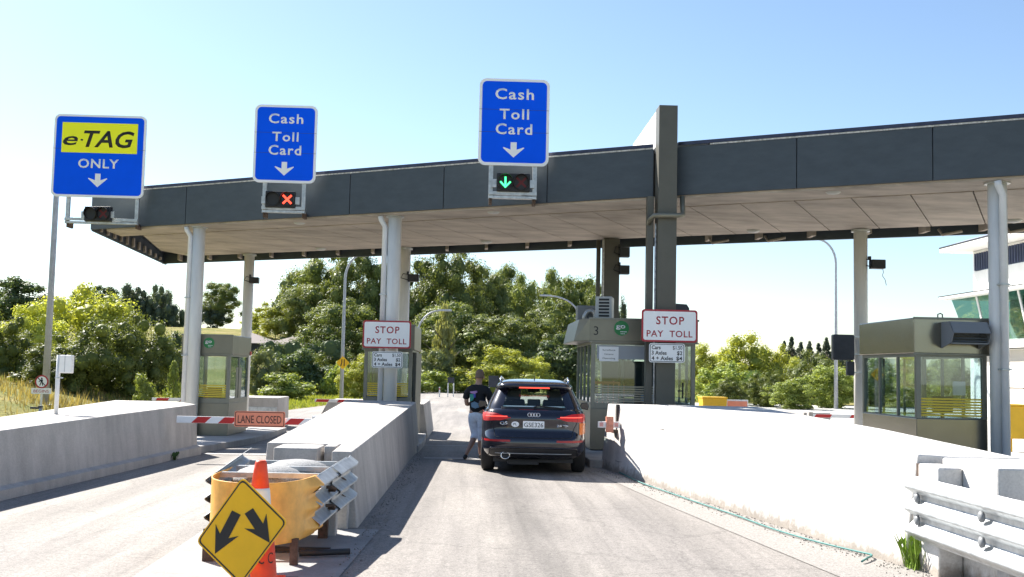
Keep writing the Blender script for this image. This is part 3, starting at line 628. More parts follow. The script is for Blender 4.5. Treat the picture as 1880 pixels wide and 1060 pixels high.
# ================================================================ toll booths
def go_badge(t, x, y, z, r):
    mb = MB(); mb.disc(x, z, r, y-.008, y-.001, 28); b = build('green_badge', mb, m_green, t)
    text('go', m_sheet_white, b, x-.1*r, y-.009, z+.0*r, r*.62, r*1.25, bold=.03)
    mb = MB()
    for k in range(4): mb.box(x-.15*r+k*.22*r, x+.02*r+k*.22*r, y-.011, y-.009, z-.52*r, z-.42*r)
    for k in range(3): mb.box(x-.1*r+k*.2*r, x+.05*r+k*.2*r, y-.011, y-.009, z-.78*r, z-.70*r)
    build('badge_print', mb, m_sheet_white, b)
def booth(label, x0, x1, y0, dp, H=2.8, m_head=None, m_base=None, badge=None, number=None, flare=0.0, door=None, splits=2, hb=2.26, sill=1.03, stripes=True, hl=None, group=None):
    g = gz((x0+x1)/2, y0)+.15 if abs((x0+x1)/2) < 50 else 0
    w_ = x1-x0; t = thing('toll_booth', label, 'booth', ((x0+x1)/2, y0, g)); hw = w_/2
    mh = m_head or m_olive; mbs = m_base or m_olive
    # base, mullions, header
    mb = MB(); mb.box(-hw, hw, .0, dp, 0, .9); build('base_panel', mb, mbs, t, .01)
    mb = MB()
    for x, y in ((-hw, 0), (hw-.09, 0), (-hw, dp-.09), (hw-.09, dp-.09)): mb.box(x, x+.09, y, y+.09, .9, hb)
    mb.box(-hw+.09, hw-.09, .003, .06, .9, sill); mb.box(-hw+.09, hw-.09, dp-.06, dp-.003, .9, sill)
    mb.box(-hw+.003, -hw+.06, .09, dp-.09, .9, sill); mb.box(hw-.06, hw-.003, .09, dp-.09, .9, sill)
    mb.box(-hw+.09, hw-.09, .003, .06, hb-.06, hb-.002); mb.box(-hw+.003, -hw+.06, .09, dp-.09, hb-.06, hb-.002); mb.box(hw-.06, hw-.003, .09, dp-.09, hb-.06, hb-.002)
    build('window_frame', mb, m_frame, t, .004)
    ns = max(2, int(dp/.8))
    mb = MB()
    for k in range(1, ns):
        y = dp*k/ns; mb.box(-hw+.004, -hw+.055, y-.03, y+.03, sill, hb-.06); mb.box(hw-.055, hw-.004, y-.03, y+.03, sill, hb-.06)
    if splits > 1:
        for k in range(1, splits): x = -hw+w_*k/splits; mb.box(x-.02, x+.02, dp-.055, dp-.004, sill, hb-.06)
    if door is not None: mb.box(door-.045, door+.045, .001, .06, .9, hb-.06)
    build_each('mullion', mb, m_frame, t, .003)
    for nm, a in (('front', (-hw+.09, hw-.09, .03, .036)), ('rear', (-hw+.09, hw-.09, dp-.036, dp-.03)), ('left', (-hw+.03, -hw+.036, .09, dp-.09)), ('right', (hw-.036, hw-.03, .09, dp-.09))):
        mb = MB(); mb.box(*a, sill+.001, hb-.061); build('window_pane', mb, m_glass, t)
    fl = flare
    bot = [(-hw-.05-fl, -.04, hb), (hw+.05, -.04, hb), (hw+.05, dp+.05, hb), (-hw-.05-fl, dp+.05, hb)]
    if fl:
        bot = [(-hw-.05, -.04, hb), (hw+.05, -.04, hb), (hw+.05, dp+.05, hb), (-hw-.05-fl, dp+.05, hb-.0), (-hw-.05-fl, .5, hb-.0)]
        top = [(-hw-.05, -.04, H), (hw+.05, -.04, H), (hw+.05, dp+.05, H), (-hw-.05-fl*.6, dp+.05, H), (-hw-.05-fl*.6, .5, H)]
    else: top = [(x, y, H) for x, y, z in bot]
    mb = MB(); mb.loft([bot, top]); build('header', mb, mh, t, .02)
    mb = MB(); mb.box(-hw-.07, hw+.07, -.06, -.042, H-.03, H+.012); mb.box(-hw-.07, hw+.07, -.06, -.042, hb-.02, hb+.01); build('header_trim', mb, m_frame, t)
    if stripes:
        mb = MB()
        for k in range(7):
            z = sill+.03+k*.052; mb.box(-hw+.1, hw-.1 if door is None else door-.06, .022, .027, z, z+.032)
        build('stripe_film', mb, m_stripe if stripes is True else stripes, t)
    if badge: go_badge(t, badge[0], -.041, badge[1], badge[2])
    if number: text(number, m_black, t, -hw+.09, -.042, hb+.14, .2, .10)
    # interior: counter, screen, stool, papers
    mb = MB(); mb.box(-hw+.12, hw-.12, .5, 1.0, .78, .84); mb.box(-hw+.15, -hw+.2, .5, 1.0, 0.9, .78); i_ = build('counter', mb, m_beige, t)
    mb = MB(); mb.box(-.1, .3, .62, .66, 1.0, 1.32); mb.box(.08, .12, .66, .7, .84, 1.1); build('screen', mb, m_dark, t)
    return t, g
t1, _ = booth('glass toll booth with green badge beside the closed lane, left of the round column', -8.15, -6.84, 30.0, 2.4, badge=(.05, 2.57, .15), m_base=m_olive)
mb = MB(); mb.box(.62, .625+.01, .9, 1.6, .25, 1.9); build('side_door', mb, m_frame, t1)
mb = MB(); mb.box(.715, .73, 2.25, 2.44, 2.27, 2.38); build('red_marker', mb, m_red, t1)
t2, _ = booth('narrow toll booth behind the round column in the middle, right of the central barrier', -2.85, -1.62, 27.4, 3.1, H=2.9)
mb = MB(); mb.box(.625, .70, .35, 3.0, -.0, 2.2); build('side_door', mb, m_dkpost, t2)
t3, _ = booth('wide olive toll booth number 3 next to the black car', 2.54, 4.84, 23.3, 3.3, H=2.87, hb=2.36, sill=1.02, badge=(-.5, 2.66, .165), number='3', flare=.3, door=.62, stripes=mat('clear stripe film', (.5, .45, .33), .5))
mb = MB(); mb.box(-1.02, .52, .015, .02, 1.98, 2.28); build('sun_film', mb, mat('grey sun film', (.35, .38, .42), .4), t3)
mb = MB(); mb.box(-.98, -.55, -.006, -.002, 1.93, 2.25); nb = build('paper_notice', mb, m_sheet_white, t3)
for k, s in enumerate(('Surveillance', 'Cameras', 'Operating')): text(s, m_black, nb, -.765, -.007, 2.16-.09*k, .035, .28 if k != 1 else .2)
mb = MB(); mb.box(-.3, .45, .9, .95, 1.15, 1.95); build('dark_screen', mb, m_dark, t3)
mb = MB(); mb.box(.02, .32, .42, .44, 1.06, 1.2); build('blue_card', mb, mat('blue card', (.2, .4, .8), .5), t3)
mb = MB()
for k in range(6): mb.box(-.93+.12*k, -.91+.12*k, .7, .72, .84, 1.5-.04*(k % 3))
mb.box(-1.0, -.4, .75, .78, 1.42, 1.48); build('sign_stack', mb, m_orange, t3)
mb = MB(); mb.box(.86, .89, -.03, .02, 1.15, 1.5); mb.box(.76, .88, -.05, -.03, 1.3, 1.33); build('door_handle', mb, m_black, t3)
mb = MB(); mb.lathe([(.10, 1.2), (.13, 1.35), (.12, 1.6), (.05, 1.75)], .72, .9, 12); build('hanging_vest', mb, m_orange, t3)
t4, _ = booth('steel clad toll booth with large vent hood at the right edge', 8.45, 9.83, 20.15, 2.85, H=2.83, hb=2.14, sill=.92, m_head=m_steel, m_base=m_steel, splits=3)
mb = MB(); prof = [(.0, 0), (-.42, .1), (-.52, .28), (-.35, .5), (0, .5)]
mb.prism([(a, b) for a, b in prof], -.0, .02, 'x'); mb.prism([(a, b) for a, b in prof], .72, .74, 'x')
mb.add([(x, a, b) for a, b in [prof[2], prof[3], prof[4]] for x in (0, .74)], [(0, 1, 3, 2), (2, 3, 5, 4)]); mb.box(.02, .72, -.42, 0, .08, .1)
for k in range(6): mb.add([(.02, -.40+.03*k*0, .12+.055*k), (.72, -.40, .12+.055*k), (.72, -.34, .15+.055*k), (.02, -.34, .15+.055*k)], [(0, 1, 2, 3)])
mb.box(.02, .72, -.1, -.08, .1, .5)
o = build('vent_hood', MB().add([(x-.22, y-.045, z+2.25) for x, y, z in mb.v], mb.f), m_grey, t4, recalc=False)
mb = MB(); mb.lathe([(.05, 0), (.05, .02)], .0, 0, 12); mb.tube([(-.27, -.02, 2.84), (-.27, -.02, 2.9), (-.22, -.02, 2.92), (-.18, -.02, 2.9), (-.18, -.02, 2.84)], .012, 6); build('lifting_eye', mb, m_black, t4)
mb = MB(); mb.box(.25, .5, .5, .52, 1.35, 1.62); build('white_box', mb, m_white, t4)
# roof-top plant of booth 3
t = thing('air_conditioner', 'louvred grey air conditioner standing on the roof of booth 3', 'air conditioner', (2.92, 24.35, gz(3, 23.3)+.15+2.87), R(-12))
mb = MB(); mb.box(-.19, .19, 0, .6, .04, .56); build('casing', mb, m_ac, t, .015)
mb = MB()
for k in range(6): mb.box(-.11, .13, -.012, .0, .09+.075*k, .135+.075*k)
build('louvre', mb, m_dark, t)
mb = MB(); mb.box(-.17, .17, .05, .1, 0, .04); mb.box(-.17, .17, .5, .55, 0, .04); build_each('foot', mb, m_black, t)
t = thing('exhaust_duct', 'curved silver duct and dark box behind the air conditioner on booth 3', 'duct', (2.72, 25.4, gz(3, 23.3)+.15+2.87))
mb = MB(); mb.box(-.28, .2, .2, .7, .0, .42); build('duct_box', mb, m_grey, t, .02)
mb = MB(); mb.tube([(-.12, .1, .0), (-.12, .1, .16), (-.06, .1, .27), (.04, .1, .29), (.12, .1, .24), (.14, .1, .1), (.14, .1, 0)], .06, 12); build('bent_pipe', mb, m_galv, t)
t = thing('roof_cowl', 'dark rounded cowl on the right end of the roof of booth 3', 'duct', (4.7, 24.3, gz(3, 23.3)+.15+2.87))
mb = MB(); mb.prism([(-.26, 0), (.2, 0), (.2, .33), (.14, .42), (-.26, .44)], 0, .5); build('cowl_body', mb, m_navy, t, .01)
t = thing('fire_extinguisher', 'small red fire extinguisher standing inside the booth beside the closed lane', 'extinguisher', (-7.6, 30.5, gz(-7.4, 30.5)+.15+.84))
mb = MB(); mb.lathe([(.055, 0), (.06, .02), (.06, .3), (.03, .37)], 0, 0, 14); build('cylinder', mb, m_red, t)
mb = MB(); mb.lathe([(.02, .37), (.025, .43)], 0, 0, 10); mb.box(-.06, .02, -.01, .01, .42, .45); build('valve', mb, m_black, t)

# ================================================================ floodlights and boxes on the rear columns
def flood(cx, cy, z, dirx, label, wd=.3, h=.2, m_=None):
    t = thing('floodlight', label, 'light', (cx, cy, z), group='box lights and cameras on the rear columns')
    mb = MB(); mb.box(-wd/2, wd/2, -.14, .1, -h/2, h/2); build('housing', mb, m_ or m_black, t, .015)
    mb = MB(); mb.box(-wd/2+.03, wd/2-.03, -.15, -.141, -h/2+.03, h/2-.03); build('lens', mb, m_dark, t)
    mb = MB(); mb.box(-wd/2*dirx-.03, -wd/2*dirx+.03, -.0, .08, h/2, h/2+.09); mb.tube([(-dirx*wd*.5, 0, h/2), (-dirx*wd*.9, 0, h/2+.02), (-dirx*wd*1.1, 0, 0), (-dirx*wd*.5, 0, -h/4)], .014, 6); build('bracket', mb, m_black, t); return t
flood(-7.3, 34.95, 4.55, 1, 'small black box light on the rear column above the booth beside the closed lane')
flood(-1.93, 31.95, 4.5, 1, 'small black box light on the rear column behind the middle round column', .34, .22)
flood(3.98, 28.62, 5.06, 1, 'upper of two dark box lights on the dark rear post above booth 3', .26, .27, m_navy)
flood(3.98, 28.62, 4.58, 1, 'lower of two dark box lights on the dark rear post above booth 3', .26, .24, m_navy)
t = flood(9.78, 25.6, 4.58, 1, 'black box light with dangling wires on the right-hand rear column', .34, .22)
mb = MB(); mb.tube([(.1, -.1, -.1), (.12, -.1, -.2), (.09, -.1, -.28), (.16, -.1, -.38), (.19, -.1, -.52)], .008, 5); build('loose_wire', mb, m_grey, t)
t = thing('sign_back', 'dark back of a boxy sign hung on the left of the right-hand rear column', 'sign', (9.0, 25.5, 1.85))
mb = MB(); mb.prism(rrect(-.08, .68, .52, .62, .04), 0, .16); build('large_panel', mb, m_navy, t, .008)
mb = MB(); mb.prism(rrect(.1, .17, .18, .34, .03), 0.02, .14); build('small_panel', mb, m_navy, t, .008)
mb = MB(); mb.box(.15, .4, .05, .09, .92, .96); mb.box(.15, .4, .05, .09, .5, .54); mb.box(.15, .4, .05, .09, .06, .09); build_each('mounting_arm', mb, m_galv, t)

# ================================================================ booms
def boom(x0, x1, y, z, r, label, reds, mount, slant=.06):
    t = thing('boom_barrier', label, 'barrier arm', ((x0+x1)/2, y, z)); hw = (x1-x0)/2
    mb = MB(); mb.box(-hw, hw, -.02, .02, -r, r); build('arm', mb, m_sheet_white, t, .004)
    for a, b in reds:
        mb = MB(); A = a-(x0+x1)/2; B = b-(x0+x1)/2; mb.prism([(A-slant/2, -r+.004), (B-slant/2, -r+.004), (B+slant/2, r-.004), (A+slant/2, r-.004)], -.0235, -.0205); build('red_band', mb, m_red, t)
    if mount: mb = MB(); mb.box(mount[0]-(x0+x1)/2, mount[1]-(x0+x1)/2, -.08, .1, mount[2]-z, r+.05); build('pivot_post', mb, mount[3] if len(mount) > 3 else m_white, t, .01)
    return t
bm1 = boom(-5.5, -2.85, 20.0, .76, .062, 'red and white boom arm across the closed lane, holding the LANE CLOSED plate', [(-5.17, -4.92), (-4.68, -4.42), (-4.2, -3.95), (-3.46, -3.2)], (-3.0, -2.8, .3), .12)
t = thing('lane_closed_sign', 'orange LANE CLOSED plate on the boom across the closed lane', 'sign', (-3.965, 19.94, .65))
mb = MB(); mb.prism(rrect(0, .145, .93, .29, .035), -.006, .008); build('plate', mb, m_orange, t)
mb = MB(); o = rrect(0, .145, .905, .265, .03); i = rrect(0, .145, .88, .24, .022); n = len(o)
mb.add([(x, -.008, z) for x, z in o]+[(x, -.008, z) for x, z in i], [(k, (k+1) % n, n+(k+1) % n, n+k) for k in range(n)]); build('border_line', mb, m_black, t)
text('LANE CLOSED', m_black, t, 0, -.008, .07, .145, .80)
boom(-10.75, -9.3, 36, .58, .05, 'short red and white boom seen over the left barrier, left of the front column', [(-10.6, -10.2), (-9.8, -9.4)], (-9.4, -9.25, gz(-9, 36)))
boom(-5.2, -3.45, 35, .68, .05, 'slim red and white boom behind the central barrier, left of the middle booth', [(-5.15, -4.75), (-4.45, -4.05), (-3.8, -3.5)], (-3.55, -3.4, gz(-3, 35)))
boom(9.35, 11.05, 29.5, .72, .05, 'slim red and white boom left of the right-hand booth', [(9.5, 9.95), (10.5, 11.0)], (9.3, 9.42, gz(9, 30), m_conc))
t = thing('boom_barrier', 'stubby raised boom end wrapped in salmon reflective tape at the white barrier', 'barrier arm', (2.44, 19.3, .86))
mb = MB(); mb.box(-.2, .2, -.03, .03, -.06, .05); build('arm', mb, m_sheet_white, t, .004)
mb = MB(); mb.box(-.05, .08, -.05, .05, -.14, .14); build('tape_band', mb, mat('salmon tape', (.75, .3, .2), .5, var=.3, scale=20), t)
mb = MB(); mb.box(-.17, -.1, -.033, -.0305, -.04, .035); mb.box(.1, .17, -.033, -.0305, -.04, .035); build_each('red_band', mb, mat('faded red band', (.7, .35, .33), .5), t)

# ================================================================ guardrails
def thrie(n=0.0):
    # (outward, z) open profile of a three-hump rail, 0..0.5 m tall
    p = [(0, 0)]
    for z in (0, .175, .35): p += [(.005, z+.012), (.085, z+.055), (.095, z+.068), (.092, z+.08), (.006, z+.143), (0, z+.152)]
    p[-1] = (0, .5)
    return p
def rail(path, z, m, parent, side=1, name='rail_beam', hs=1.0, flat=False, smooth=False):
    """path: list of (x, y); outward = to the left of travel * side"""
    prof = [(a*(0.0 if flat else 1), b*hs) for a, b in thrie()]; back = [(a-.006, b) for a, b in reversed(prof)]; pf = prof+back
    loops = []
    P = [Vector((x, y)) for x, y in path]
    for i, p in enumerate(P):
        d = (P[min(i+1, len(P)-1)]-P[max(i-1, 0)]).normalized(); nn = Vector((-d.y, d.x))*side
        zi = z[i] if isinstance(z, (list, tuple)) else z
        loops.append([(p.x+nn.x*a, p.y+nn.y*a, zi+b) for a, b in pf])
    mb = MB(); mb.loft(loops, True, smooth); return build(name, mb, m, parent)
def block_reflector(): pass
t = thing('guardrail', 'three-ridged galvanised guardrail with concrete posts at the lower right, against the white barrier', 'guardrail', (4.20, 8.5, 0))
rail([(0.0, 1.6), (0.02, 0.5), (0.04, -1.5), (0.06, -4)], .29, m_galv, t, side=-1, hs=1.18)
for y in (1.42, .15):
    for zc in (.485, .69):
        mb = MB(); mb.lathe([(.055, 0), (.06, .03), (.03, .05)], 0, 0, 14); v = [(-.0+.0-zq-.0, y+xq, zc+yq) for xq, yq, zq in mb.v]
        build('bolt_washer', MB().add([(-.03-zq*.7, y+xq*.8, zc+yq*.8) for xq, yq, zq in mb.v], mb.f, True), m_grey, t)
mb = MB()
for y, a in ((-.1, .2), (-1.6, .4), (-3.2, .5)): mb.box(.05, .25, y, y+a, -.05, .84)
build_each('concrete_post', mb, m_kerb, t, .02)
# left crash cushion
t = thing('crash_cushion', 'crash cushion with curved yellow nose and ribbed steel sides in front of the central barrier', 'crash cushion', (-1.9, 10.9, 0))
nose = [(-.56, .15), (-.56, -.55), (-.52, -.85), (-.43, -1.08), (-.28, -1.25), (-.08, -1.33), (.04, -1.33), (.19, -1.26), (.30, -1.08), (.36, -.84), (.40, -.55)]
# smooth nose shell
def cr(pts, k=4):
    out = []
    for i in range(len(pts)-1):
        p0, p1, p2, p3 = pts[max(i-1, 0)], pts[i], pts[i+1], pts[min(i+2, len(pts)-1)]
        for j in range(k):
            u = j/k; out.append(tuple(.5*((2*p1[q])+(-p0[q]+p2[q])*u+(2*p0[q]-5*p1[q]+4*p2[q]-p3[q])*u*u+(-p0[q]+3*p1[q]-3*p2[q]+p3[q])*u**3) for q in range(len(p1))))
    out.append(tuple(pts[-1])); return out
rn = cr(nose, 4); n = len(rn); prof = thrie(); loops = []
P = [Vector(p) for p in rn]
for i, p in enumerate(P):
    d = (P[min(i+1, n-1)]-P[max(i-1, 0)]).normalized(); nn = Vector((d.y, -d.x)); e = ss(1-min(i, n-1-i)/ (n*.16))
    pf = [(a*e*.9, b*1.09) for a, b in prof]; back = [(a-.012, b) for a, b in reversed(pf)]
    loops.append([(p.x+nn.x*a, p.y+nn.y*a, .21+b) for a, b in pf+back])
mb = MB(); mb.loft(loops, True, True); build('yellow_nose', mb, m_nose, t)
rail([(.38, -.66), (.41, -.2), (.46, .6), (.50, 1.05)], [.23, .25, .28, .30], m_galv, t, side=-1, name='side_rail')
rail([(.46, .2), (.49, .6), (.53, 1.0), (.52, 1.2)], [.27, .285, .30, .31], m_galv, t, side=-1, name='side_rail')
rail([(-.57, -.5), (-.6, .6), (-.62, 1.35)], [.26, .32, .36], m_galv, t, side=1, name='side_rail')
mb = MB()
for y in (-.1, .7): 
    for z in (.44, .62): mb.tube([(.45, y-.06, z-.02), (.51, y-.03, z-.02), (.53, y, z-.04), (.52, y+.03, z-.06), (.46, y+.06, z-.06)], .018, 6)
build_each('rail_hook', mb, m_rust, t)
mb = MB()
for y in (-.35, .35, 1.0): mb.box(-.56, .40, y, y+.05, .70, .75)
build_each('cross_frame', mb, m_galv, t)
mb = MB(); mb.box(-.5, .38, .02, .3, .6, .66); mb.box(-.5, .38, -.3, .9, .3, .6); build('inner_box', mb, m_dark, t, .02)
for cx, cy in ((-.16, .0), (.02, .68)):
    mb = MB(); mb.lathe([(.36, .62), (.35, .68), (.29, .74), (.19, .78), (.07, .795), (.001, .796)], cx, cy, 26); build('grey_dome', mb, mat('speckled grey lid', (.3, .3, .3), .8, var=.5, scale=60, bump=.3), t)
mb = MB(); mb.box(.27, .34, -1.12, -1.06, 0, .24); mb.box(-.54, -.44, -1.0, -.92, 0, .3); mb.box(.3, .4, .4, .48, 0, .4); build_each('leg', mb, m_rust, t)
mb = MB(); mb.box(-.35, .55, -.5, -.44, .02, .06); mb.tube([(.3, -.75, .05), (.75, -.6, .05)], .03, 8); build_each('anchor_bar', mb, m_carplast, t)
for x0, x1, y0, y1, h in ((.32, .46, .6, .75, .62), (.36, .52, 1.1, 1.3, .66)):
    mb = MB(); mb.box(x0, x1, y0, y1, -.02, h); build('concrete_post', mb, m_conc, t, .012)

# ================================================================ diamond sign, cone
t = thing('arrow_sign', 'tilted yellow diamond sign with two black arrows pointing apart, propped before the crash cushion', 'sign', (-1.765, 8.4, .07), R(0))
s = .395; dm = lambda r, k=1: [(0+r*.0, .46+r*1.0), (r*.86, .46+.0*r+.06*r), (0.0*r, .46-r*1.0), (-r*.86, .46-.06*r)]
def rounded(poly, r=.03, n=4):
    out = []; m_ = len(poly)
    for i in range(m_):
        p0, p1, p2 = Vector(poly[i-1]), Vector(poly[i]), Vector(poly[(i+1) % m_]); a = p1+(p0-p1).normalized()*r; b = p1+(p2-p1).normalized()*r
        for k in range(n+1): u = k/n; q = a*(1-u)**2+p1*2*u*(1-u)+b*u*u; out.append((q.x, q.y))
    return out
D = [(-.02, .86), (.345, .52), (.0, .03), (-.355, .36)]
cxm, czm = sum(p[0] for p in D)/4, sum(p[1] for p in D)/4
sc = lambda k: [((x-cxm)*k+cxm, (z-czm)*k+czm) for x, z in D]
mb = MB(); mb.prism(rounded(sc(1.0), .045), -.004, .008); build('sign_plate', mb, m_dyel, t)
mb = MB(); o = rounded(sc(.965), .04); i = rounded(sc(.925), .035); n = len(o); mb.add([(x, -.006, z) for x, z in o]+[(x, -.006, z) for x, z in i], [(k, (k+1) % n, n+(k+1) % n, n+k) for k in range(n)]); build('border_line', mb, m_black, t)
def arrow(x0, z0, x1, z1, wd=.075, hd=.20, hl=.17):
    a = Vector((x0, z0)); b = Vector((x1, z1)); d = (b-a).normalized(); nn = Vector((-d.y, d.x)); c = b-d*hl
    q = [a+nn*wd/2, c+nn*wd/2+d*.02, c+nn*hd/2-d*.03, b, c-nn*hd/2-d*.03, c-nn*wd/2+d*.02, a-nn*wd/2]; return [(p.x, p.y) for p in q]
mb = MB(); mb.prism(arrow(-.055, .585, -.205, .27), -.009, -.005); mb.prism(arrow(.04, .60, .21, .36), -.009, -.005); build('arrow_symbol', mb, m_black, t)
mb = MB(); mb.box(-.05, .03, .012, .03, -.07, .6); mb.tube([(-.25, .05, -.05), (.25, .05, -.05)], .02, 8); mb.tube([(0, .03, .45), (0, .34, -.05)], .014, 8); build_each('stand', mb, m_galv, t)
t = thing('traffic_cone', 'tall orange road cone with white collar marked CC behind the diamond sign', 'cone', (-1.745, 8.9, 0), R(6)); t.scale = (1, 1, 1.07)
mb = MB(); mb.box(-.22, .22, -.2, .2, 0, .045); mb.lathe([(.175, .045), (.165, .06), (.125, .40)], 0, 0, 28); build('cone_body', mb, m_conec, t); mb = MB(); mb.lathe([(.079, .715), (.048, .93), (.036, .95)], 0, 0, 28); build('cone_tip', mb, m_conec, t)
mb = MB(); mb.lathe([(.125, .40), (.115, .42), (.082, .72), (.076, .74)], 0, 0, 28); build('white_collar', mb, m_white, t)
text('C', m_black, t, .045, -.158, .19, .085, .05, name='lettering'); text('C', m_black, t, .115, -.127, .19, .085, .04, name='lettering', rz=0)
mb = MB(); mb.box(.23, .33, .0, .12, 0, .045); build('base_clip', mb, m_rubber, t)

# ================================================================ hose, weeds
pts = [(2.60, 19.25, .03), (2.72, 17.4, .03), (3.0, 15.6, .03), (3.16, 14.6, .03), (3.35, 13.5, .03), (3.5, 12.4, .03), (3.72, 11.5, .03), (3.95, 10.9, .03), (4.0, 10.65, .04), (3.88, 10.45, .04), (3.78, 10.32, .03)]
mb = MB(); mb.tube(cr(pts, 5), .010, 8); tag(build('garden_hose', mb, mat('teal hose', (.03, .17, .16), .6)), 'thin teal garden hose lying along the foot of the white barrier', 'hose')
def weed(x, y, z, h, n, label, col):
    mb = MB()
    for k in range(n):
        a = random.uniform(0, 6.28); l = h*random.uniform(.5, 1); ln = random.uniform(.15, .5); b = Vector((x+random.gauss(0, .03), y+random.gauss(0, .06), z)); tp = b+Vector((math.cos(a)*ln*l, math.sin(a)*ln*l, l)); md = b.lerp(tp, .5)+Vector((0, 0, l*.12)); sd_ = Vector((-math.sin(a), math.cos(a), 0))*.005
        mb.add([b-sd_, b+sd_, md+sd_*1.2, tp, md-sd_*1.2], [(0, 1, 2, 3, 4)])
        if random.random() < .6: mb.add([md, md+Vector((.03, 0, .03)), md+Vector((0.01, .01, .07)), md+Vector((-.02, 0, .04))], [(0, 1, 2, 3)])
    return tag(build('weed', mb, col, recalc=False), label, 'weed')
mw = mat('fresh weed', (.22, .34, .03), .7, var=.4, scale=30)
weed(4.19, 10.12, 0, .40, 42, 'tall fresh green weed growing in the gap between white barrier and guardrail', mw)
weed(-5.55, 20.1, 0, .16, 30, 'small dark weed at the foot of the left barrier', mat('dark weed', (.05, .1, .02), .8))
# ================================================================ poles and small signs behind the barriers
def lamp(x, y, zb, h, reach, r0_, r1, label, rise=1.1, sgn=1):
    t = thing('street_lamp', label, 'street lamp', (x, y, zb))
    pts = [(0, 0, 0), (0, 0, h*.45), (0, 0, h-1.6)]; rs = [r0_, (r0_+r1)/2, r1*1.15]
    for k in range(1, 9): a = k/8*math.pi/2; pts.append((sgn*reach*(1-math.cos(a)), 0, h-1.6+1.6*math.sin(a))); rs.append(r1*(1.15-.3*k/8))
    mb = MB(); mb.tube(pts, rs, 12); build('pole', mb, m_pole, t)
    mb = MB(); mb.loft([[(sgn*(reach-.1+u), v, h+zq) for v, zq in ((-w2, -.02), (w2, -.02), (w2*.7, .09), (-w2*.7, .09))] for u, w2 in ((0, .06), (.25, .14), (.6, .15), (.85, .08))]); build('lamp_head', mb, m_ac, t, .01)
    mb = MB(); mb.box(-r0_*1.6, r0_*1.6, -r0_*1.6, r0_*1.6, 0, .04); build('base_plate', mb, m_galv, t)
    return t
lamp(-15.06, 38, terrain(-15.06, 38)-.1, 9.6, 1.2, .13, .08, 'tall galvanised street lamp rising beside the e-TAG board at the left', 1.2)
lamp(-8.2, 66, terrain(-8.2, 66)-.05, 9.3, 1.2, .13, .07, 'galvanised street lamp carrying the orange diamond sign')
lamp(-3.55, 64, terrain(-3.5, 64), 5.6, 1.3, .09, .05, 'short curved street lamp just right of the middle booth')
lamp(7.3, 75, terrain(7.3, 75), 7.4, 2.1, .1, .06, 'curved street lamp leaning over the road left of booth 3', sgn=-1)
lamp(23.95, 70, terrain(23.95, 70)-.0, 11.3, 1.3, .14, .07, 'tall street lamp left of the right-hand rear column', sgn=-1)
t = thing('road_narrows_sign', 'small orange diamond road narrows sign on the lamp post', 'sign', (-8.15, 65.8, 1.62))
mb = MB(); mb.prism(rounded([(0, 0), (.41, .41), (0, .82), (-.41, .41)], .05), -.01, .01); build('sign_plate', mb, m_dyel, t)
mb = MB(); mb.box(.06, .12, -.016, -.011, .2, .62); mb.prism([(-.15, .2), (-.09, .2), (-.03, .42), (-.03, .62), (-.09, .62), (-.09, .43)], -.016, -.011); build('symbol', mb, m_black, t)
# no-pedestrians disc with BEGINS plate
t = thing('no_walking_sign', 'round no pedestrians sign above a BEGINS plate beside the tall lamp pole', 'sign', (-14.4, 36, terrain(-14.4, 36)))
zq = 1.08-terrain(-14.4, 36)
mb = MB(); mb.box(-.03, .03, 0, .05, 0, zq+.1); build('post', mb, m_white, t)
mb = MB(); mb.disc(0, zq, .22, -.02, -.005, 28); d = build('sign_disc', mb, m_signred, t)
mb = MB(); mb.disc(0, zq, .175, -.024, -.021, 28); build('sign_face', mb, m_sheet_white, d)
mb = MB(); mb.disc(.0, zq+.11, .028, -.028, -.025, 12); mb.prism([(-.03, zq-.02), (.035, zq-.02), (.04, zq+.075), (-.035, zq+.075)], -.028, -.025); mb.prism([(-.03, zq-.02), (-.0, zq-.02), (-.04, zq-.13), (-.07, zq-.13)], -.028, -.025); mb.prism([(.0, zq-.02), (.035, zq-.02), (.06, zq-.13), (.03, zq-.13)], -.028, -.025); mb.prism([(-.035, zq+.07), (-.02, zq+.05), (-.08, zq-.02), (-.095, zq)], -.028, -.025)
mb.prism([(-.14, zq+.12), (-.12, zq+.14), (.14, zq-.12), (.12, zq-.14)], -.031, -.0285); build('symbol', mb, m_black, d)
mb = MB(); mb.prism(rrect(0, zq-.31, .66, .19, .03), -.02, -.005); p = build('name_plate', mb, m_sheet_white, t)
text('BEGINS', m_signred, p, 0, -.021, zq-.36, .10, .5)
# white box on a thin post standing on the left barrier
t = thing('control_box', 'white box on a thin grey post standing on top of the left barrier', 'box', (-6.98, 18.1, .86))
mb = MB(); mb.tube([(0, 0, 0), (0, 0, 1.03)], .035, 10); mb.box(-.12, .12, -.08, .08, 0, .02); build('post', mb, m_pipe, t)
mb = MB(); mb.box(.04, .24, -.09, .05, .73, 1.03); build('box_body', mb, m_white, t, .012)
mb = MB(); mb.box(.13, .14, -.094, -.0901, .75, 1.02); mb.box(-.03, .1, -.05, -.03, .64, .66); build('box_seam', mb, m_galv, t)
mb = MB(); mb.box(-.35, .45, -.25, -.2, .0, .03); build('ground_channel', mb, m_galv, t)
for x, y, lab in ((-13.2, 33, 'small galvanised bollard with dark fitting beyond the left barrier, near the BEGINS sign'), (-11.1, 35, 'short stub post beyond the left barrier, right of the white box')):
    t = thing('stub_post', lab, 'post', (x, y, terrain(x, y))); mb = MB(); mb.tube([(0, 0, 0), (0, 0, .55)], .05, 10); build('post', mb, m_galv, t)
    mb = MB(); mb.box(-.3, .02, -.04, .04, .5, .56); mb.box(-.05, .05, -.06, .06, .55, .6); build('cap', mb, m_navy, t)
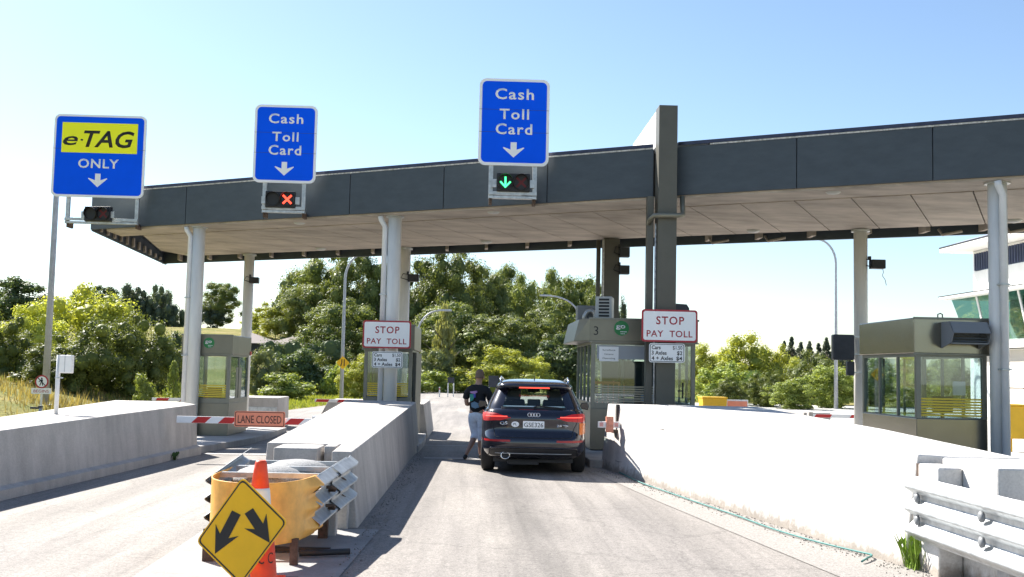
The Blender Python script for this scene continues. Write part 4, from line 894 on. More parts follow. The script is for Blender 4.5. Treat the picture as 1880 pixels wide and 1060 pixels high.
# far road signs and marker posts
def twinpost(x, y, w_, z0, z1, label):
    t = thing('road_sign', label, 'sign', (x, y, terrain(x, y))); g = terrain(x, y)
    mb = MB(); mb.box(-w_/2, -w_/2+.08, 0, .06, 0, z1-g); mb.box(w_/2-.08, w_/2, 0, .06, 0, z1-g); build_each('post', mb, m_white, t)
    mb = MB(); mb.box(-w_/2, w_/2, -.03, 0, z0-g, z1-g); build('sign_back', mb, m_navy, t)
twinpost(1.4, 80, .75, .5, 1.36, 'blue-grey road sign on two white posts beside the person')
twinpost(-1.8, 80, .5, .75, 1.17, 'small blue road sign on two white posts at the bend')
for x, y, lab in ((-2.6, 79, 'single white marker post left of the small blue road sign'), (-4.2, 74, 'single white marker post near the narrow end wall')):
    t = thing('marker_post', lab, 'post', (x, y, terrain(x, y))); mb = MB(); mb.box(-.05, .05, 0, .04, 0, .75); build('post', mb, m_white, t); mb = MB(); mb.box(-.05, .05, -.006, -.001, .55, .64); build('reflector', mb, m_red, t)
t = thing('waste_bin', 'yellow bin showing above the white barrier, right of booth 3', 'bin', (10.1, 45, gz(10, 45)))
mb = MB(); mb.loft([[(-.45, -.4, 0), (.45, -.4, 0), (.45, .4, 0), (-.45, .4, 0)], [(-.52, -.45, 1.1), (.52, -.45, 1.1), (.52, .45, 1.1), (-.52, .45, 1.1)]]); build('body', mb, m_bin, t, .02)
mb = MB(); mb.box(-.54, .54, -.47, .47, 1.1, 1.16); build('lid', mb, m_bin, t, .01)
t = thing('barrier_board', 'orange and white board beside the yellow bin', 'barrier', (11.15, 45, gz(11, 45)))
mb = MB(); mb.box(-.42, .42, -.05, .05, .55, 1.0); build('orange_panel', mb, m_orange, t); mb = MB(); mb.box(-.47, .46, -.04, .04, 1.0, 1.06); mb.box(-.47, -.42, -.04, .04, 0, 1.0); mb.box(.42, .46, -.04, .04, 0, 1.0); build('white_frame', mb, m_white, t)
t = thing('waste_bin', 'mustard yellow bin at the right edge beyond the steel clad booth', 'bin', (15.35, 30, gz(14, 30)))
mb = MB(); mb.loft([[(-.3, -.3, .4), (.2, -.3, .4), (.2, .3, .4), (-.3, .3, .4)], [(-.4, -.35, 1.32), (.3, -.35, 1.32), (.3, .35, 1.32), (-.4, .35, 1.32)]]); build('body', mb, m_bin, t, .02)
mb = MB(); mb.tube([(-.05, 0, 0), (-.05, 0, .42)], .04, 8); mb.box(-.45, .35, -.38, .38, 1.32, 1.37); build('stand', mb, m_bin, t)
t = thing('handrail', 'thin tan handrail in front of the white building', 'rail', (16.2, 32, gz(14, 32)))
mb = MB(); mb.tube([(.0, 0, 1.86), (.55, 0, 1.86), (.85, 0, .9)], .03, 6); mb.tube([(0, 0, 1.86), (0, 0, 0)], .03, 6); build('rail_tube', mb, mat('tan rail', (.45, .32, .2), .5), t)

# ================================================================ white office building on the right
B = thing('office_building', 'modern white office building with green slanted glazing and flat eaves at the right edge', 'building', (30, 63.6, gz(20, 60)))
gB = gz(20, 60)
def bp(name, bx, m, parent=B, bev=0): mb = MB(); [mb.box(*b) for b in bx]; return build(name, mb, m, parent, bev)
bp('wall', [(0, 14, -42, 0, 0, 3.9), (0.15, 14, -42, -.2, 6.9-gB-.0, 8.38-gB), (.15, 14, -42, -.2, 9.45-gB, 9.6-gB), (.15, .5, -.5, -.2, 8.38-gB, 9.45-gB)], m_wall)
bp('panel_band', [(-.02, .0, -42, -1, 3.0, 3.85)], m_beige)
bp('sill_band', [(-.6, 14, -42, 0.1, 3.95, 4.3)], m_wall)
bp('roof', [(-1.4, 14, -42, 1.0, 9.62-gB, 9.9-gB)], m_wall, bev=.02)
mb = MB(); mb.loft([[(-1.4, -42, 9.93-gB), (-1.4, 1, 9.93-gB), (14, 1, 9.93-gB), (14, -42, 9.93-gB)], [(-.2, -42, 10.35-gB), (-.2, .0, 10.35-gB), (14, 0, 10.6-gB), (14, -42, 10.6-gB)]]); build('roof_sheet', mb, m_roofm, B)
bp('lower_eave', [(-1.4, 14, -42, 1.2, 6.72-gB, 6.9-gB)], m_wall, bev=.02)
bp('eave_edge', [(-1.42, -1.401, -42, 1.2, 6.88-gB, 6.92-gB), (-1.42, -1.401, -42, 1.0, 9.87-gB, 9.95-gB)], m_black)
bp('louvre_window', [(.13, .2, -42, -.5, 8.4-gB, 9.44-gB)], m_navy)
bp('louvre_blade', [(.02, .12, -.6-.3*k-.05, -.6-.3*k, 8.4-gB, 9.44-gB) for k in range(60)], m_louvre)
# glazing leans outward to the top
mb = MB()
for k in range(14):
    y1 = -.1-2.4*k; y0 = y1-2.34
    mb.add([(-.15, y0, 4.3), (-.15, y1-.0, 4.3), (-.75, y1+(.9 if k == 0 else 0), 6.7-gB), (-.75, y0, 6.7-gB)], [(0, 1, 2, 3)])
build('green_glazing', mb, m_tglass, B, recalc=False)
mb = MB()
for k in range(1, 15):
    y = -.1-2.4*k+.03; mb.add([(-.2, y-.07, 4.3), (-.2, y+.07, 4.3), (-.8, y+.07, 6.7-gB), (-.8, y-.07, 6.7-gB), (-.1, y-.07, 4.3), (-.1, y+.07, 4.3), (-.7, y+.07, 6.7-gB), (-.7, y-.07, 6.7-gB)], [(0, 1, 2, 3), (4, 5, 6, 7), (0, 1, 5, 4), (2, 3, 7, 6), (0, 3, 7, 4), (1, 2, 6, 5)])
build_each('glazing_bar', mb, m_white, B)
bp('inner_wall', [(2.5, 2.7, -42, 0, 4.3, 6.7-gB)], m_beige)
bp('blind', [(1.2, 1.25, -42+2.4*k, -40+2.4*k, 4.9, 6.7-gB) for k in range(16)], m_grey)
# houses on the hill
def house(x, y, z, wd, dp, hw_, label, col):
    t = thing('house', label, 'house', (x, y, z)); mb = MB(); mb.box(-wd/2, wd/2, -dp/2, dp/2, -1.5, hw_); build('wall', mb, col, t)
    mb = MB(); a, b = wd/2+.5, dp/2+.5; mb.add([(-a, -b, hw_), (a, -b, hw_), (a, b, hw_), (-a, b, hw_), (-a+b, 0, hw_+1.1), (a-b, 0, hw_+1.1)], [(0, 1, 5, 4), (2, 3, 4, 5), (1, 2, 5), (3, 0, 4), (3, 2, 1, 0)]); build('roof', mb, mat('weathered roof', (.2, .165, .155), .8, var=.15, scale=1.5, stretch=(1, 4, 1)), t)
    mb = MB(); mb.box(-wd*.3, -wd*.1, -dp/2-.02, -dp/2, .6, 1.7); mb.box(wd*.1, wd*.35, -dp/2-.02, -dp/2, .6, 1.7); build_each('window', mb, m_dark, t)
house(-18.9, 112, 2.0, 6.5, 6, 1.7, 'low house with broad faded brown hip roof among the trees on the hill', mat('house cream', (.5, .47, .4), .8))
house(-22.6, 108, 2.2, 5.0, 5, 1.7, 'low pale house roof just right of the booth beside the closed lane', mat('house white', (.4, .38, .35), .8))

# ================================================================ black car
m_reflr = mat('dull red reflector', (.42, .015, .015), .3)
car = thing('car', 'black estate car with lit brake lights stopped beside booth 3', 'car', (1.03, 18.42, 0), R(-3.0))
NEX = 6.0
PR = [(.25, .82, .28, 4.42), (.32, .90, .10, 4.58), (.42, .935, .02, 4.63), (.52, .945, .0, 4.63), (.62, .948, .01, 4.62), (.68, .948, .05, 4.60), (.74, .948, .10, 4.58), (.82, .949, .11, 4.5), (.92, .948, .10, 4.35), (.98, .942, .10, 4.15), (1.04, .925, .12, 3.9), (1.09, .90, .16, 3.6), (1.13, .868, .21, 3.40)]
GH = [(1.13, .862, .22, 3.40), (1.2, .835, .27, 3.24), (1.3, .785, .36, 3.03), (1.4, .735, .45, 2.83), (1.5, .682, .54, 2.62)]
RF = [(1.478, .70, .43, 2.66), (1.52, .69, .36, 2.58), (1.555, .665, .38, 2.5), (1.59, .62, .52, 2.40), (1.62, .56, .74, 2.25), (1.64, .45, 1.0, 2.08), (1.65, .28, 1.25, 1.85)]
def interp(tab, z):
    zs = [r[0] for r in tab]; z = max(zs[0], min(zs[-1], z)); return [float(np.interp(z, zs, [r[i] for r in tab])) for i in (1, 2, 3)]
def loopat(tab, z, n=72, ex=0.0):
    w_, yr, yf = interp(tab, z); yc = (yr+yf)/2; L_ = (yf-yr)/2; out = []
    for k in range(n):
        a = 2*math.pi*k/n; c, s_ = math.cos(a), math.sin(a)
        out.append(((w_+ex)*math.copysign(abs(c)**(2/NEX), c), yc+(L_+ex)*math.copysign(abs(s_)**(2/NEX), s_), z))
    return out
def rear(tab, x, z, off=0.0):
    w_, yr, yf = interp(tab, z); yc = (yr+yf)/2; L_ = (yf-yr)/2; u = min(.999, abs(x)/w_); return yc-L_*(1-u**NEX)**(1/NEX)-off
def side(tab, y, z, off=0.0):
    w_, yr, yf = interp(tab, z); yc = (yr+yf)/2; L_ = (yf-yr)/2; u = min(.999, abs(y-yc)/L_); return w_*(1-u**NEX)**(1/NEX)+off
def patch_rear(tab, x0, x1, zb, zt, off=.004, nx=14, nz=6, th=.0, mirror=False):
    mb = MB(); s_ = -1 if mirror else 1
    for j in range(nz+1):
        for i in range(nx+1):
            x = x0+(x1-x0)*i/nx; z = zb(x)+(zt(x)-zb(x))*j/nz; mb.v.append((s_*x, rear(tab, x, z, off), z))
    for j in range(nz):
        for i in range(nx): a = j*(nx+1)+i; mb.f.append((a, a+1, a+nx+2, a+nx+1)); mb.sm.append(True)
    return mb
def patch_side(tab, y0, y1, zb, zt, off=.004, ny=14, nz=5, s_=1):
    mb = MB()
    for j in range(nz+1):
        for i in range(ny+1):
            y = y0+(y1-y0)*i/ny; z = zb(y)+(zt(y)-zb(y))*j/nz; mb.v.append((s_*side(tab, y, z, off), y, z))
    for j in range(nz):
        for i in range(ny): a = j*(ny+1)+i; mb.f.append((a, a+1, a+ny+2, a+ny+1)); mb.sm.append(True)
    return mb
zs = [.25, .28, .32, .37, .42, .47, .52, .57, .62, .65, .68, .71, .74, .78, .82, .87, .92, .95, .98, 1.01, 1.04, 1.065, 1.09, 1.11, 1.13]
mb = MB(); mb.loft([loopat(PR, z) for z in zs], True, True); body = build('body', mb, m_carpaint, car)
cutters = []
for y in (.93, 3.74):
    for s_ in (-1, 1):
        q = MB(); q.tube([(s_*.62, y, .36), (s_*1.1, y, .36)], .41, 32, smooth=False); c_ = build('cut', q, m_black, car); cutters.append(c_)
        md = body.modifiers.new('arch', 'BOOLEAN'); md.object = c_; md.operation = 'DIFFERENCE'; md.solver = 'EXACT'
dg = bpy.context.evaluated_depsgraph_get(); dg.update(); me = bpy.data.meshes.new_from_object(body.evaluated_get(dg)); body.modifiers.clear(); body.data = me
for c_ in cutters: bpy.data.objects.remove(c_)
mb = MB(); mb.loft([loopat(RF, z) for z in (1.478, 1.50, 1.52, 1.54, 1.555, 1.57, 1.59, 1.605, 1.62, 1.632, 1.64, 1.647, 1.65)], True, True); roof = build('roof', mb, m_carpaint, car)
mb = MB(); mb.loft([loopat(GH, z) for z in (1.13, 1.17, 1.2, 1.25, 1.3, 1.35, 1.4, 1.45, 1.5)], False, True); build('glasshouse', mb, m_carglass, car)
# pillars and glass surrounds
for s_ in (-1, 1):
    mb = patch_rear(GH, .60, .86, lambda x: 1.13, lambda x: 1.13+.37*min(1, max(0.02, (.86-x)/.18)), .006, 12, 6, mirror=s_ < 0); q = MB(); 
    mb = MB(); n1, n2 = 10, 8
    for j in range(n2+1):
        z = 1.13+.37*j/n2; w_, yr, yf = interp(GH, z); yc = (yr+yf)/2; L_ = (yf-yr)/2
        for i in range(n1+1):
            a = R(-90)+ (R(3)+R(60)*i/n1) # from the rear face round to the flank
            c, sn = math.cos(a), math.sin(a); u = .70+(1.0-.70)*0
            xx = (w_+.006)*abs(c)**(2/NEX); yy = yc+(L_+.006)*math.copysign(abs(sn)**(2/NEX), sn); mb.v.append((s_*xx, yy, z))
    # keep only the part outboard of the rear glass
    for j in range(n2):
        for i in range(n1):
            a = j*(n1+1)+i; q = [a, a+1, a+n1+2, a+n1+1]
            if min(abs(mb.v[k][0]) for k in q) > .60-.12*j/n2-.07: mb.f.append(tuple(q)); mb.sm.append(True)
    build('rear_pillar', mb, m_carpaint, car)
    for ya, yb in ((1.45, 1.53), (2.32, 2.42)):
        mb = patch_side(GH, ya, yb, lambda y: 1.13, lambda y: 1.5, .006, 3, 5, s_); build('door_pillar', mb, m_carplast, car)
    mb = patch_side(GH, 3.1, 3.22, lambda y: 1.13, lambda y: 1.16, .006, 3, 2, s_)
    mb = MB(); mb.tube([(s_*.845, 3.2, 1.14), (s_*.77, 2.86, 1.32), (s_*.70, 2.55, 1.49)], .035, 8); build('windscreen_pillar', mb, m_carpaint, car)
    mb = MB(); mb.tube([(s_*.60, .72, 1.585), (s_*.615, .85, 1.655), (s_*.615, 1.4, 1.675), (s_*.60, 2.1, 1.64), (s_*.58, 2.25, 1.6)], .017, 8); build('roof_rail', mb, m_chrome, car)
    mb = MB(); mb.loft([[(s_*(.93+a), 3.02+b, 1.10+c) for a, b, c in ((0, 0, -.03), (.16, .0, -.07), (.19, .0, .0), (.16, 0, .09), (.02, 0, .08))], [(s_*(.93+a), 3.15+b, 1.10+c) for a, b, c in ((0, 0, -.02), (.14, .0, -.05), (.16, .0, .0), (.14, 0, .07), (.02, 0, .06))]]); build('mirror', mb, m_carpaint, car, .015)
# rear window border, spoiler underside lamp, wiper
mb = MB()
for b in (patch_rear(GH, -.66, .66, lambda x: 1.13, lambda x: 1.165, .007), patch_rear(GH, -.62, .62, lambda x: 1.47, lambda x: 1.5, .007)): mb.add(b.v, b.f, True)
build('rear_glass_border', mb, m_carplast, car)
mb = patch_rear(RF, -.27, .27, lambda x: 1.487, lambda x: 1.508, .006, 10, 2); build('high_brake_light', mb, m_brake, car)
mb = MB(); mb.tube([(.0, rear(GH, 0, 1.17, .03), 1.165), (.06, rear(GH, 0, 1.19, .02), 1.185), (.5, rear(GH, .3, 1.16, .02), 1.155)], .011, 6); build('wiper', mb, m_black, car)
mb = MB(); mb.loft([[(a*.012, .95+b, 1.62) for a, b in ((-1, 0), (1, 0), (1, .16), (-1, .16))], [(a*.004, 1.06+b, 1.71) for a, b in ((-1, 0), (1, 0), (1, .04), (-1, .04))]]); build('antenna', mb, m_carpaint, car)
for s_ in (-1, 1):
    sfx = s_ < 0
    tl = patch_rear(PR, .40, .93, lambda x: .975-.045*ss((x-.40)/.2) - .02*ss((x-.6)/.3), lambda x: .985+.07*ss((x-.40)/.3)+.01*ss((x-.6)/.3), .006, 18, 6, mirror=sfx); L1 = build('tail_light', tl, m_tail, car)
    gl = patch_rear(PR, .46, .85, lambda x: .992, lambda x: 1.008, .010, 14, 2, mirror=sfx); build('light_bar', gl, m_brake, L1)
    sp_ = patch_side(PR, .36, .62, lambda y: .925+.1*(y-.36)/.3, lambda y: 1.06-.02*(y-.36)/.3, .006, 8, 4, s_); build('light_return', sp_, m_tail, L1)
    rf = patch_rear(PR, .40, .90, lambda x: .57, lambda x: .605, .006, 12, 2, mirror=sfx); build('reflector', rf, m_reflr, car)
rl = patch_rear(PR, .80, .93, lambda x: .70, lambda x: .90-.2*max(0, x-.86), .012, 6, 4); build('orange_lens', rl, m_indic, car)
# tailgate outline, plate, badges
mb = MB()
for pts in ([(-.74, 1.12), (-.76, .93), (-.70, .80), (-.66, .66), (-.55, .645), (0, .64), (.55, .645), (.66, .66), (.70, .80), (.76, .93), (.74, 1.12)],):
    pp = cr(pts, 4); mb.tube([(x, rear(PR, x, z, .002), z) for x, z in pp], .005, 5)
build('tailgate_gap', mb, m_black, car)
mb = patch_rear(PR, -.30, .30, lambda x: .77, lambda x: .965, -.001, 8, 3); 
yp = rear(PR, .18, .85, .012)
mb = MB(); mb.prism(rrect(0, .865, .37, .125, .012), yp-.01, yp+.0); np_ = build('number_plate', mb, m_sheet_white, car)
text('GSE326', m_black, np_, 0, yp-.011, .825, .08, .33)
mb = MB(); n = 14
for k in range(4):
    cx = -.0735+.049*k; loops = []
    for i in range(20):
        a = 2*math.pi*i/20; loops.append([(cx+(.032+.006*math.cos(b))*math.cos(a), rear(PR, 0, 1.03, .012)+.0065*math.sin(b), 1.035+(.032+.006*math.cos(b))*math.sin(a)) for b in [2*math.pi*j/6 for j in range(6)]])
    loops.append(loops[0]); mb.loft(loops, False, True)
build('ring_badge', mb, m_chrome, car)
text('Q5', m_chrome, car, -.52, yp-.002, .86, .055, .13, bold=.03); text('2.0 TDI', m_chrome, car, .50, yp-.002, .835, .04, .19, bold=.03)
mb = MB(); mb.disc(-.32, .868, .048, yp-.004, yp+.002, 24, 1.4); pl_ = build('oval_sticker', mb, m_sheet_white, car); text('PL', m_black, pl_, -.32, yp-.005, .85, .04, .06)
mb = patch_rear(PR, -.76, .76, lambda x: .30+.03*ss((abs(x)-.5)/.25), lambda x: .455-.02*ss((abs(x)-.5)/.25), .008, 24, 4); bi = build('bumper_insert', mb, m_carplast, car)
mb = MB(); mb.tube([(x, rear(PR, x, z, .012), z) for x, z in cr([(-.78, .33), (-.76, .42), (-.68, .465), (0, .475), (.68, .465), (.76, .42), (.78, .33)], 4)], .01, 6); build('bumper_trim', mb, m_carpaint, bi)
mb = MB(); mb.tube([(x, rear(PR, x, .37, .013), .37) for x in [-.66+.132*k for k in range(11)]], .007, 6); build('trim_line', mb, m_galv, bi)
ye = rear(PR, .48, .33, .02)
mb = MB(); n = 22; rg = lambda r, y: [(-.48+1.25*r*math.cos(2*math.pi*k/n), y, .335+r*math.sin(2*math.pi*k/n)) for k in range(n)]
mb.loft([rg(.068, ye+.05), rg(.068, ye-.03), rg(.055, ye-.035), rg(.052, ye+.04)], False, True); ex = build('exhaust_pipe', mb, m_chrome, car); mb = MB(); mb.loft([rg(.053, ye+.01), rg(.053, ye+.03)]); build('exhaust_bore', mb, m_black, ex)
mb = MB(); mb.box(-.7, .7, .35, 4.2, .2, .27); mb.box(-.45, .1, .3, .7, .16, .22); mb.tube([(-.7, .93, .33), (.7, .93, .33)], .06, 8); build('underbody', mb, m_black, car)
for y in (.93, 3.74):
    for s_ in (-1, 1):
        mb = MB(); prof = [(.2, -.115), (.30, -.12), (.345, -.105), (.36, -.07), (.362, 0), (.36, .07), (.345, .105), (.30, .12), (.2, .115)]
        n = 40; loops = [[(s_*.81+h_, y+r_*math.cos(2*math.pi*k/n), .362+r_*math.sin(2*math.pi*k/n)) for k in range(n)] for r_, h_ in prof]
        mb.loft(loops, True, True); wh = build('wheel', mb, m_rubber, car)
        mb = MB(); loops = [[(s_*(.81+h_), y+r_*math.cos(2*math.pi*k/n), .362+r_*math.sin(2*math.pi*k/n)) for k in range(n)] for r_, h_ in [(.23, .10), (.24, .122), (.22, .122), (.2, .09)]]; mb.loft(loops, False, True)
        for k in range(5):
            a = 2*math.pi*k/5; c, sn = math.cos(a), math.sin(a); w2 = .03; mb.add([(s_*.925, y+c*.04-sn*w2, .362+sn*.04+c*w2), (s_*.925, y+c*.04+sn*w2, .362+sn*.04-c*w2), (s_*.92, y+c*.22+sn*w2, .362+sn*.22-c*w2), (s_*.92, y+c*.22-sn*w2, .362+sn*.22+c*w2)], [(0, 1, 2, 3)])
        build('rim', mb, m_galv, wh)
for s_ in (-1, 1):
    for y0, lab in ((1.12, 'rear_seat'), (2.1, 'front_seat')):
        mb = MB(); mb.loft([[(s_*.38-.25, y0, .9), (s_*.38+.25, y0, .9), (s_*.38+.25, y0+.14, .9), (s_*.38-.25, y0+.14, .9)], [(s_*.38-.2, y0-.06, 1.25), (s_*.38+.2, y0-.06, 1.25), (s_*.38+.2, y0+.04, 1.25), (s_*.38-.2, y0+.04, 1.25)]]); st = build('seat', mb, m_carplast, car, .03)
        mb = MB(); mb.box(s_*.38-.13, s_*.38+.13, y0-.09, y0+.01, 1.27, 1.44); mb.box(s_*.38-.06, s_*.38-.04, y0-.05, y0-.03, 1.2, 1.28); mb.box(s_*.38+.04, s_*.38+.06, y0-.05, y0-.03, 1.2, 1.28); build('headrest', mb, m_carplast, st, .03)
mb = MB(); mb.box(-.12, .12, 1.05, 1.12, 1.15, 1.28); build('middle_headrest', mb, m_carplast, car, .02)
mb = MB(); mb.box(-.12, .12, 2.6, 2.63, 1.38, 1.45); build('inner_mirror', mb, m_black, car, .01)
mb = patch_rear(GH, -.6, .6, lambda x: 1.166, lambda x: 1.185, .003, 8, 1); build('shelf_edge', mb, mat('pale shelf edge', (.5, .6, .58), .4), car)

# ================================================================ person
def skin(name, verts, edges, radii, m, parent, root=0, sub=2):
    me = bpy.data.meshes.new(name); me.from_pydata(verts, edges, []); o = bpy.data.objects.new(name, me); C.objects.link(o)
    bm = bmesh.new(); bm.from_mesh(me); ly = bm.verts.layers.skin.verify()
    bm.verts.ensure_lookup_table()
    for i, v in enumerate(bm.verts):
        r = radii[i]; v[ly].radius = r if isinstance(r, tuple) else (r, r); v[ly].use_root = (i == root)
    bm.to_mesh(me); bm.free()
    sk = o.modifiers.new('skin', 'SKIN'); sk.use_smooth_shade = True
    sb = o.modifiers.new('sub', 'SUBSURF'); sb.levels = sub; sb.render_levels = sub
    dg = bpy.context.evaluated_depsgraph_get(); dg.update(); me2 = bpy.data.meshes.new_from_object(o.evaluated_get(dg)); bpy.data.objects.remove(o)
    me2.name = name; me2.materials.clear(); me2.materials.append(m); o = bpy.data.objects.new(name, me2); C.objects.link(o); o.parent = parent; return o
def chain(items):
    """items: list of lists [(p, r), ...]; first list is the trunk, later ones start with an index of an existing vertex"""
    V, Ed, Rd = [], [], []
    for it in items:
        prev = None
        for q in it:
            if isinstance(q, int): prev = q; continue
            V.append(q[0]); Rd.append(q[1]); i = len(V)-1
            if prev is not None: Ed.append((prev, i))
            prev = i
    return V, Ed, Rd
m_skin = mat('skin', (.42, .24, .17), .55, var=.05)
m_tee = mat('black tee', (.012, .012, .014), .9, bump=.2, bscale=12)
m_jean = mat('pale denim', (.78, .8, .86), .9, var=.25, scale=10, bump=.2, bscale=15)
m_hair = mat('cropped hair', (.17, .11, .08), .9, bump=.4, bscale=90)
P_ = thing('person', 'man in black printed T-shirt and pale cropped jeans standing left of the black car', 'person', (.07, 21.8, gz(0, 21.75)), R(-22))
# body: pelvis root, spine, neck, head; elbows bent, hands in front; left leg crossed behind
V, Ed, Rd = chain([
 [((0, 0, .96), (.15, .115)), ((0, 0, 1.12), (.145, .11)), ((0, 0, 1.28), (.17, .12)), ((0, 0, 1.40), (.15, .10)), ((0, .01, 1.48), .07), ((0, .02, 1.55), .058), ((.01, .035, 1.62), (.072, .085)), ((.02, .03, 1.70), (.08, .098)), ((.02, .02, 1.76), (.06, .075))],
 [3, ((-.19, -.01, 1.40), .062), ((-.245, -.03, 1.20), .05), ((-.25, .01, 1.09), .045), ((-.20, .18, 1.12), .037), ((-.17, .27, 1.16), .026), ((-.165, .33, 1.17), (.036, .018))],
 [3, ((.19, 0, 1.40), .062), ((.24, .03, 1.2), .05), ((.245, .09, 1.10), .045), ((.20, .28, 1.14), .037), ((.18, .37, 1.17), .026), ((.17, .43, 1.17), (.036, .018))],
 [0, ((-.10, 0, .86), .105), ((-.085, .01, .68), .088), ((-.045, .03, .50), .066), ((-.06, -.11, .34), .064), ((-.09, -.27, .17), .040), ((-.105, -.32, .09), .036)],
 [0, ((.10, 0, .86), .105), ((.095, 0, .68), .088), ((.09, 0, .50), .066), ((.09, -.02, .34), .064), ((.09, -.03, .14), .040), ((.09, -.02, .08), .036)],
])
bo = skin('body', V, Ed, Rd, m_skin, P_)
for s_, (hx, hy, hz) in ((-1, (-.165, .33, 1.17)), (1, (.17, .43, 1.17))):
    items = [[((hx, hy-.02, hz), .026), ((hx, hy+.02, hz), (.034, .014))]]
    for k in range(4):
        ox = (-.028+.0187*k); ln = (.07, .08, .075, .06)[k]; items.append([1, ((hx+ox, hy+.045, hz), .0095), ((hx+ox*1.05, hy+.045+ln*.5, hz-.008), .0085), ((hx+ox*1.05, hy+.045+ln*.85, hz-.035), .0075)])
    items.append([0, ((hx-s_*.04, hy+.01, hz+.01), .011), ((hx-s_*.055, hy+.05, hz), .009)])
    V, Ed, Rd = chain(items); skin('hand', V, Ed, Rd, m_skin, bo, sub=1)
V, Ed, Rd = chain([[((0, 0, .90), (.185, .14)), ((0, 0, 1.04), (.185, .14)), ((0, 0, 1.18), (.19, .14)), ((0, 0, 1.31), (.20, .14)), ((0, 0, 1.43), (.175, .12)), ((0, .01, 1.51), (.095, .085))],
 [4, ((-.20, -.01, 1.40), .088), ((-.245, -.02, 1.28), .08), ((-.262, -.03, 1.18), .075)], [4, ((.20, 0, 1.40), .088), ((.242, .02, 1.28), .08), ((.258, .03, 1.18), .075)]])
te = skin('tee_shirt', V, Ed, Rd, m_tee, P_)
V, Ed, Rd = chain([[((0, 0, 1.0), (.16, .125)), ((0, 0, .92), (.17, .13))], [1, ((-.105, 0, .82), .118), ((-.09, .01, .66), .10), ((-.05, .03, .50), .084), ((-.065, -.08, .37), .074)], [1, ((.105, 0, .82), .118), ((.097, 0, .66), .10), ((.09, 0, .5), .084), ((.09, -.015, .34), .074)]])
skin('cropped_jeans', V, Ed, Rd, m_jean, P_)
mb = MB(); n = 20; hair = []
for z, k_ in ((1.635, .84), (1.665, .93), (1.70, 1.0), (1.73, .99), (1.76, .92), (1.785, .79), (1.803, .6), (1.814, .38), (1.819, .05)):
    hair.append([(.02+.088*k_*math.cos(2*math.pi*k/n), .018+.102*k_*math.sin(2*math.pi*k/n)-(.03 if z < 1.7 else .0)-(.012 if z < 1.66 else 0), z) for k in range(n)])
mb.loft(hair, True, True); build('hair', mb, m_hair, P_)
for s_ in (-1, 1):
    mb = MB(); mb.lathe([(.012, -.03), (.018, 0), (.012, .03)], s_*.088+.02, .03, 8); build('ear', MB().add([(x, y, z+1.65) for x, y, z in mb.v], mb.f, True), m_skin, bo)
mb = MB(); mb.add([(.0, .115, 1.64), (.04, .115, 1.64), (.02, .15, 1.645), (.02, .115, 1.69)], [(0, 1, 2), (0, 2, 3), (1, 3, 2)]); build('nose', mb, m_skin, bo)
for s_ in (-1, 1): mb = MB(); mb.disc(.02+s_*.032, 1.69, .011, .112, .122, 8); build('eye', mb, m_black, bo)
mb = MB(); mb.box(0, .04, .10, .114, 1.60, 1.612); build('mouth', mb, mat('lips', (.35, .12, .1), .5), bo)
m_shoe = mat('dark shoe', (.03, .025, .02), .7)
for pts in ([(-.10, -.40, .03), (-.105, -.35, .045), (-.105, -.31, .10)], [(.09, .14, .035), (.09, .08, .04), (.09, -.04, .055)]):
    V, Ed, Rd = chain([[(pts[2], (.05, .05)), (pts[1], (.05, .04)), (pts[0], (.04, .028))]]); skin('shoe', V, Ed, Rd, m_shoe, P_, sub=2)
# printed picture on the back of the shirt: pinkish lettering, green and blue figure
def blob(pts, col, y=-.16):
    mb = MB(); mb.prism(pts, y-.004, y+.05); return build('shirt_print', mb, mat('shirt ink', col, .8), te)
blob([(-.12, 1.36), (.02, 1.38), (.03, 1.34), (-.01, 1.33), (0, 1.31), (-.11, 1.33)], (.45, .25, .5), -.145)
blob([(-.12, 1.31), (-.05, 1.31), (-.03, 1.24), (-.06, 1.18), (-.12, 1.16)], (.05, .3, .24), -.145)
blob([(-.045, 1.325), (0, 1.31), (0, 1.24), (-.035, 1.24)], (.08, .08, .4), -.148)
blob([(-.09, 1.13), (-.02, 1.16), (.08, 1.12), (.09, 1.05), (0, 1.02), (-.08, 1.05)], (.16, .26, .36), -.145)

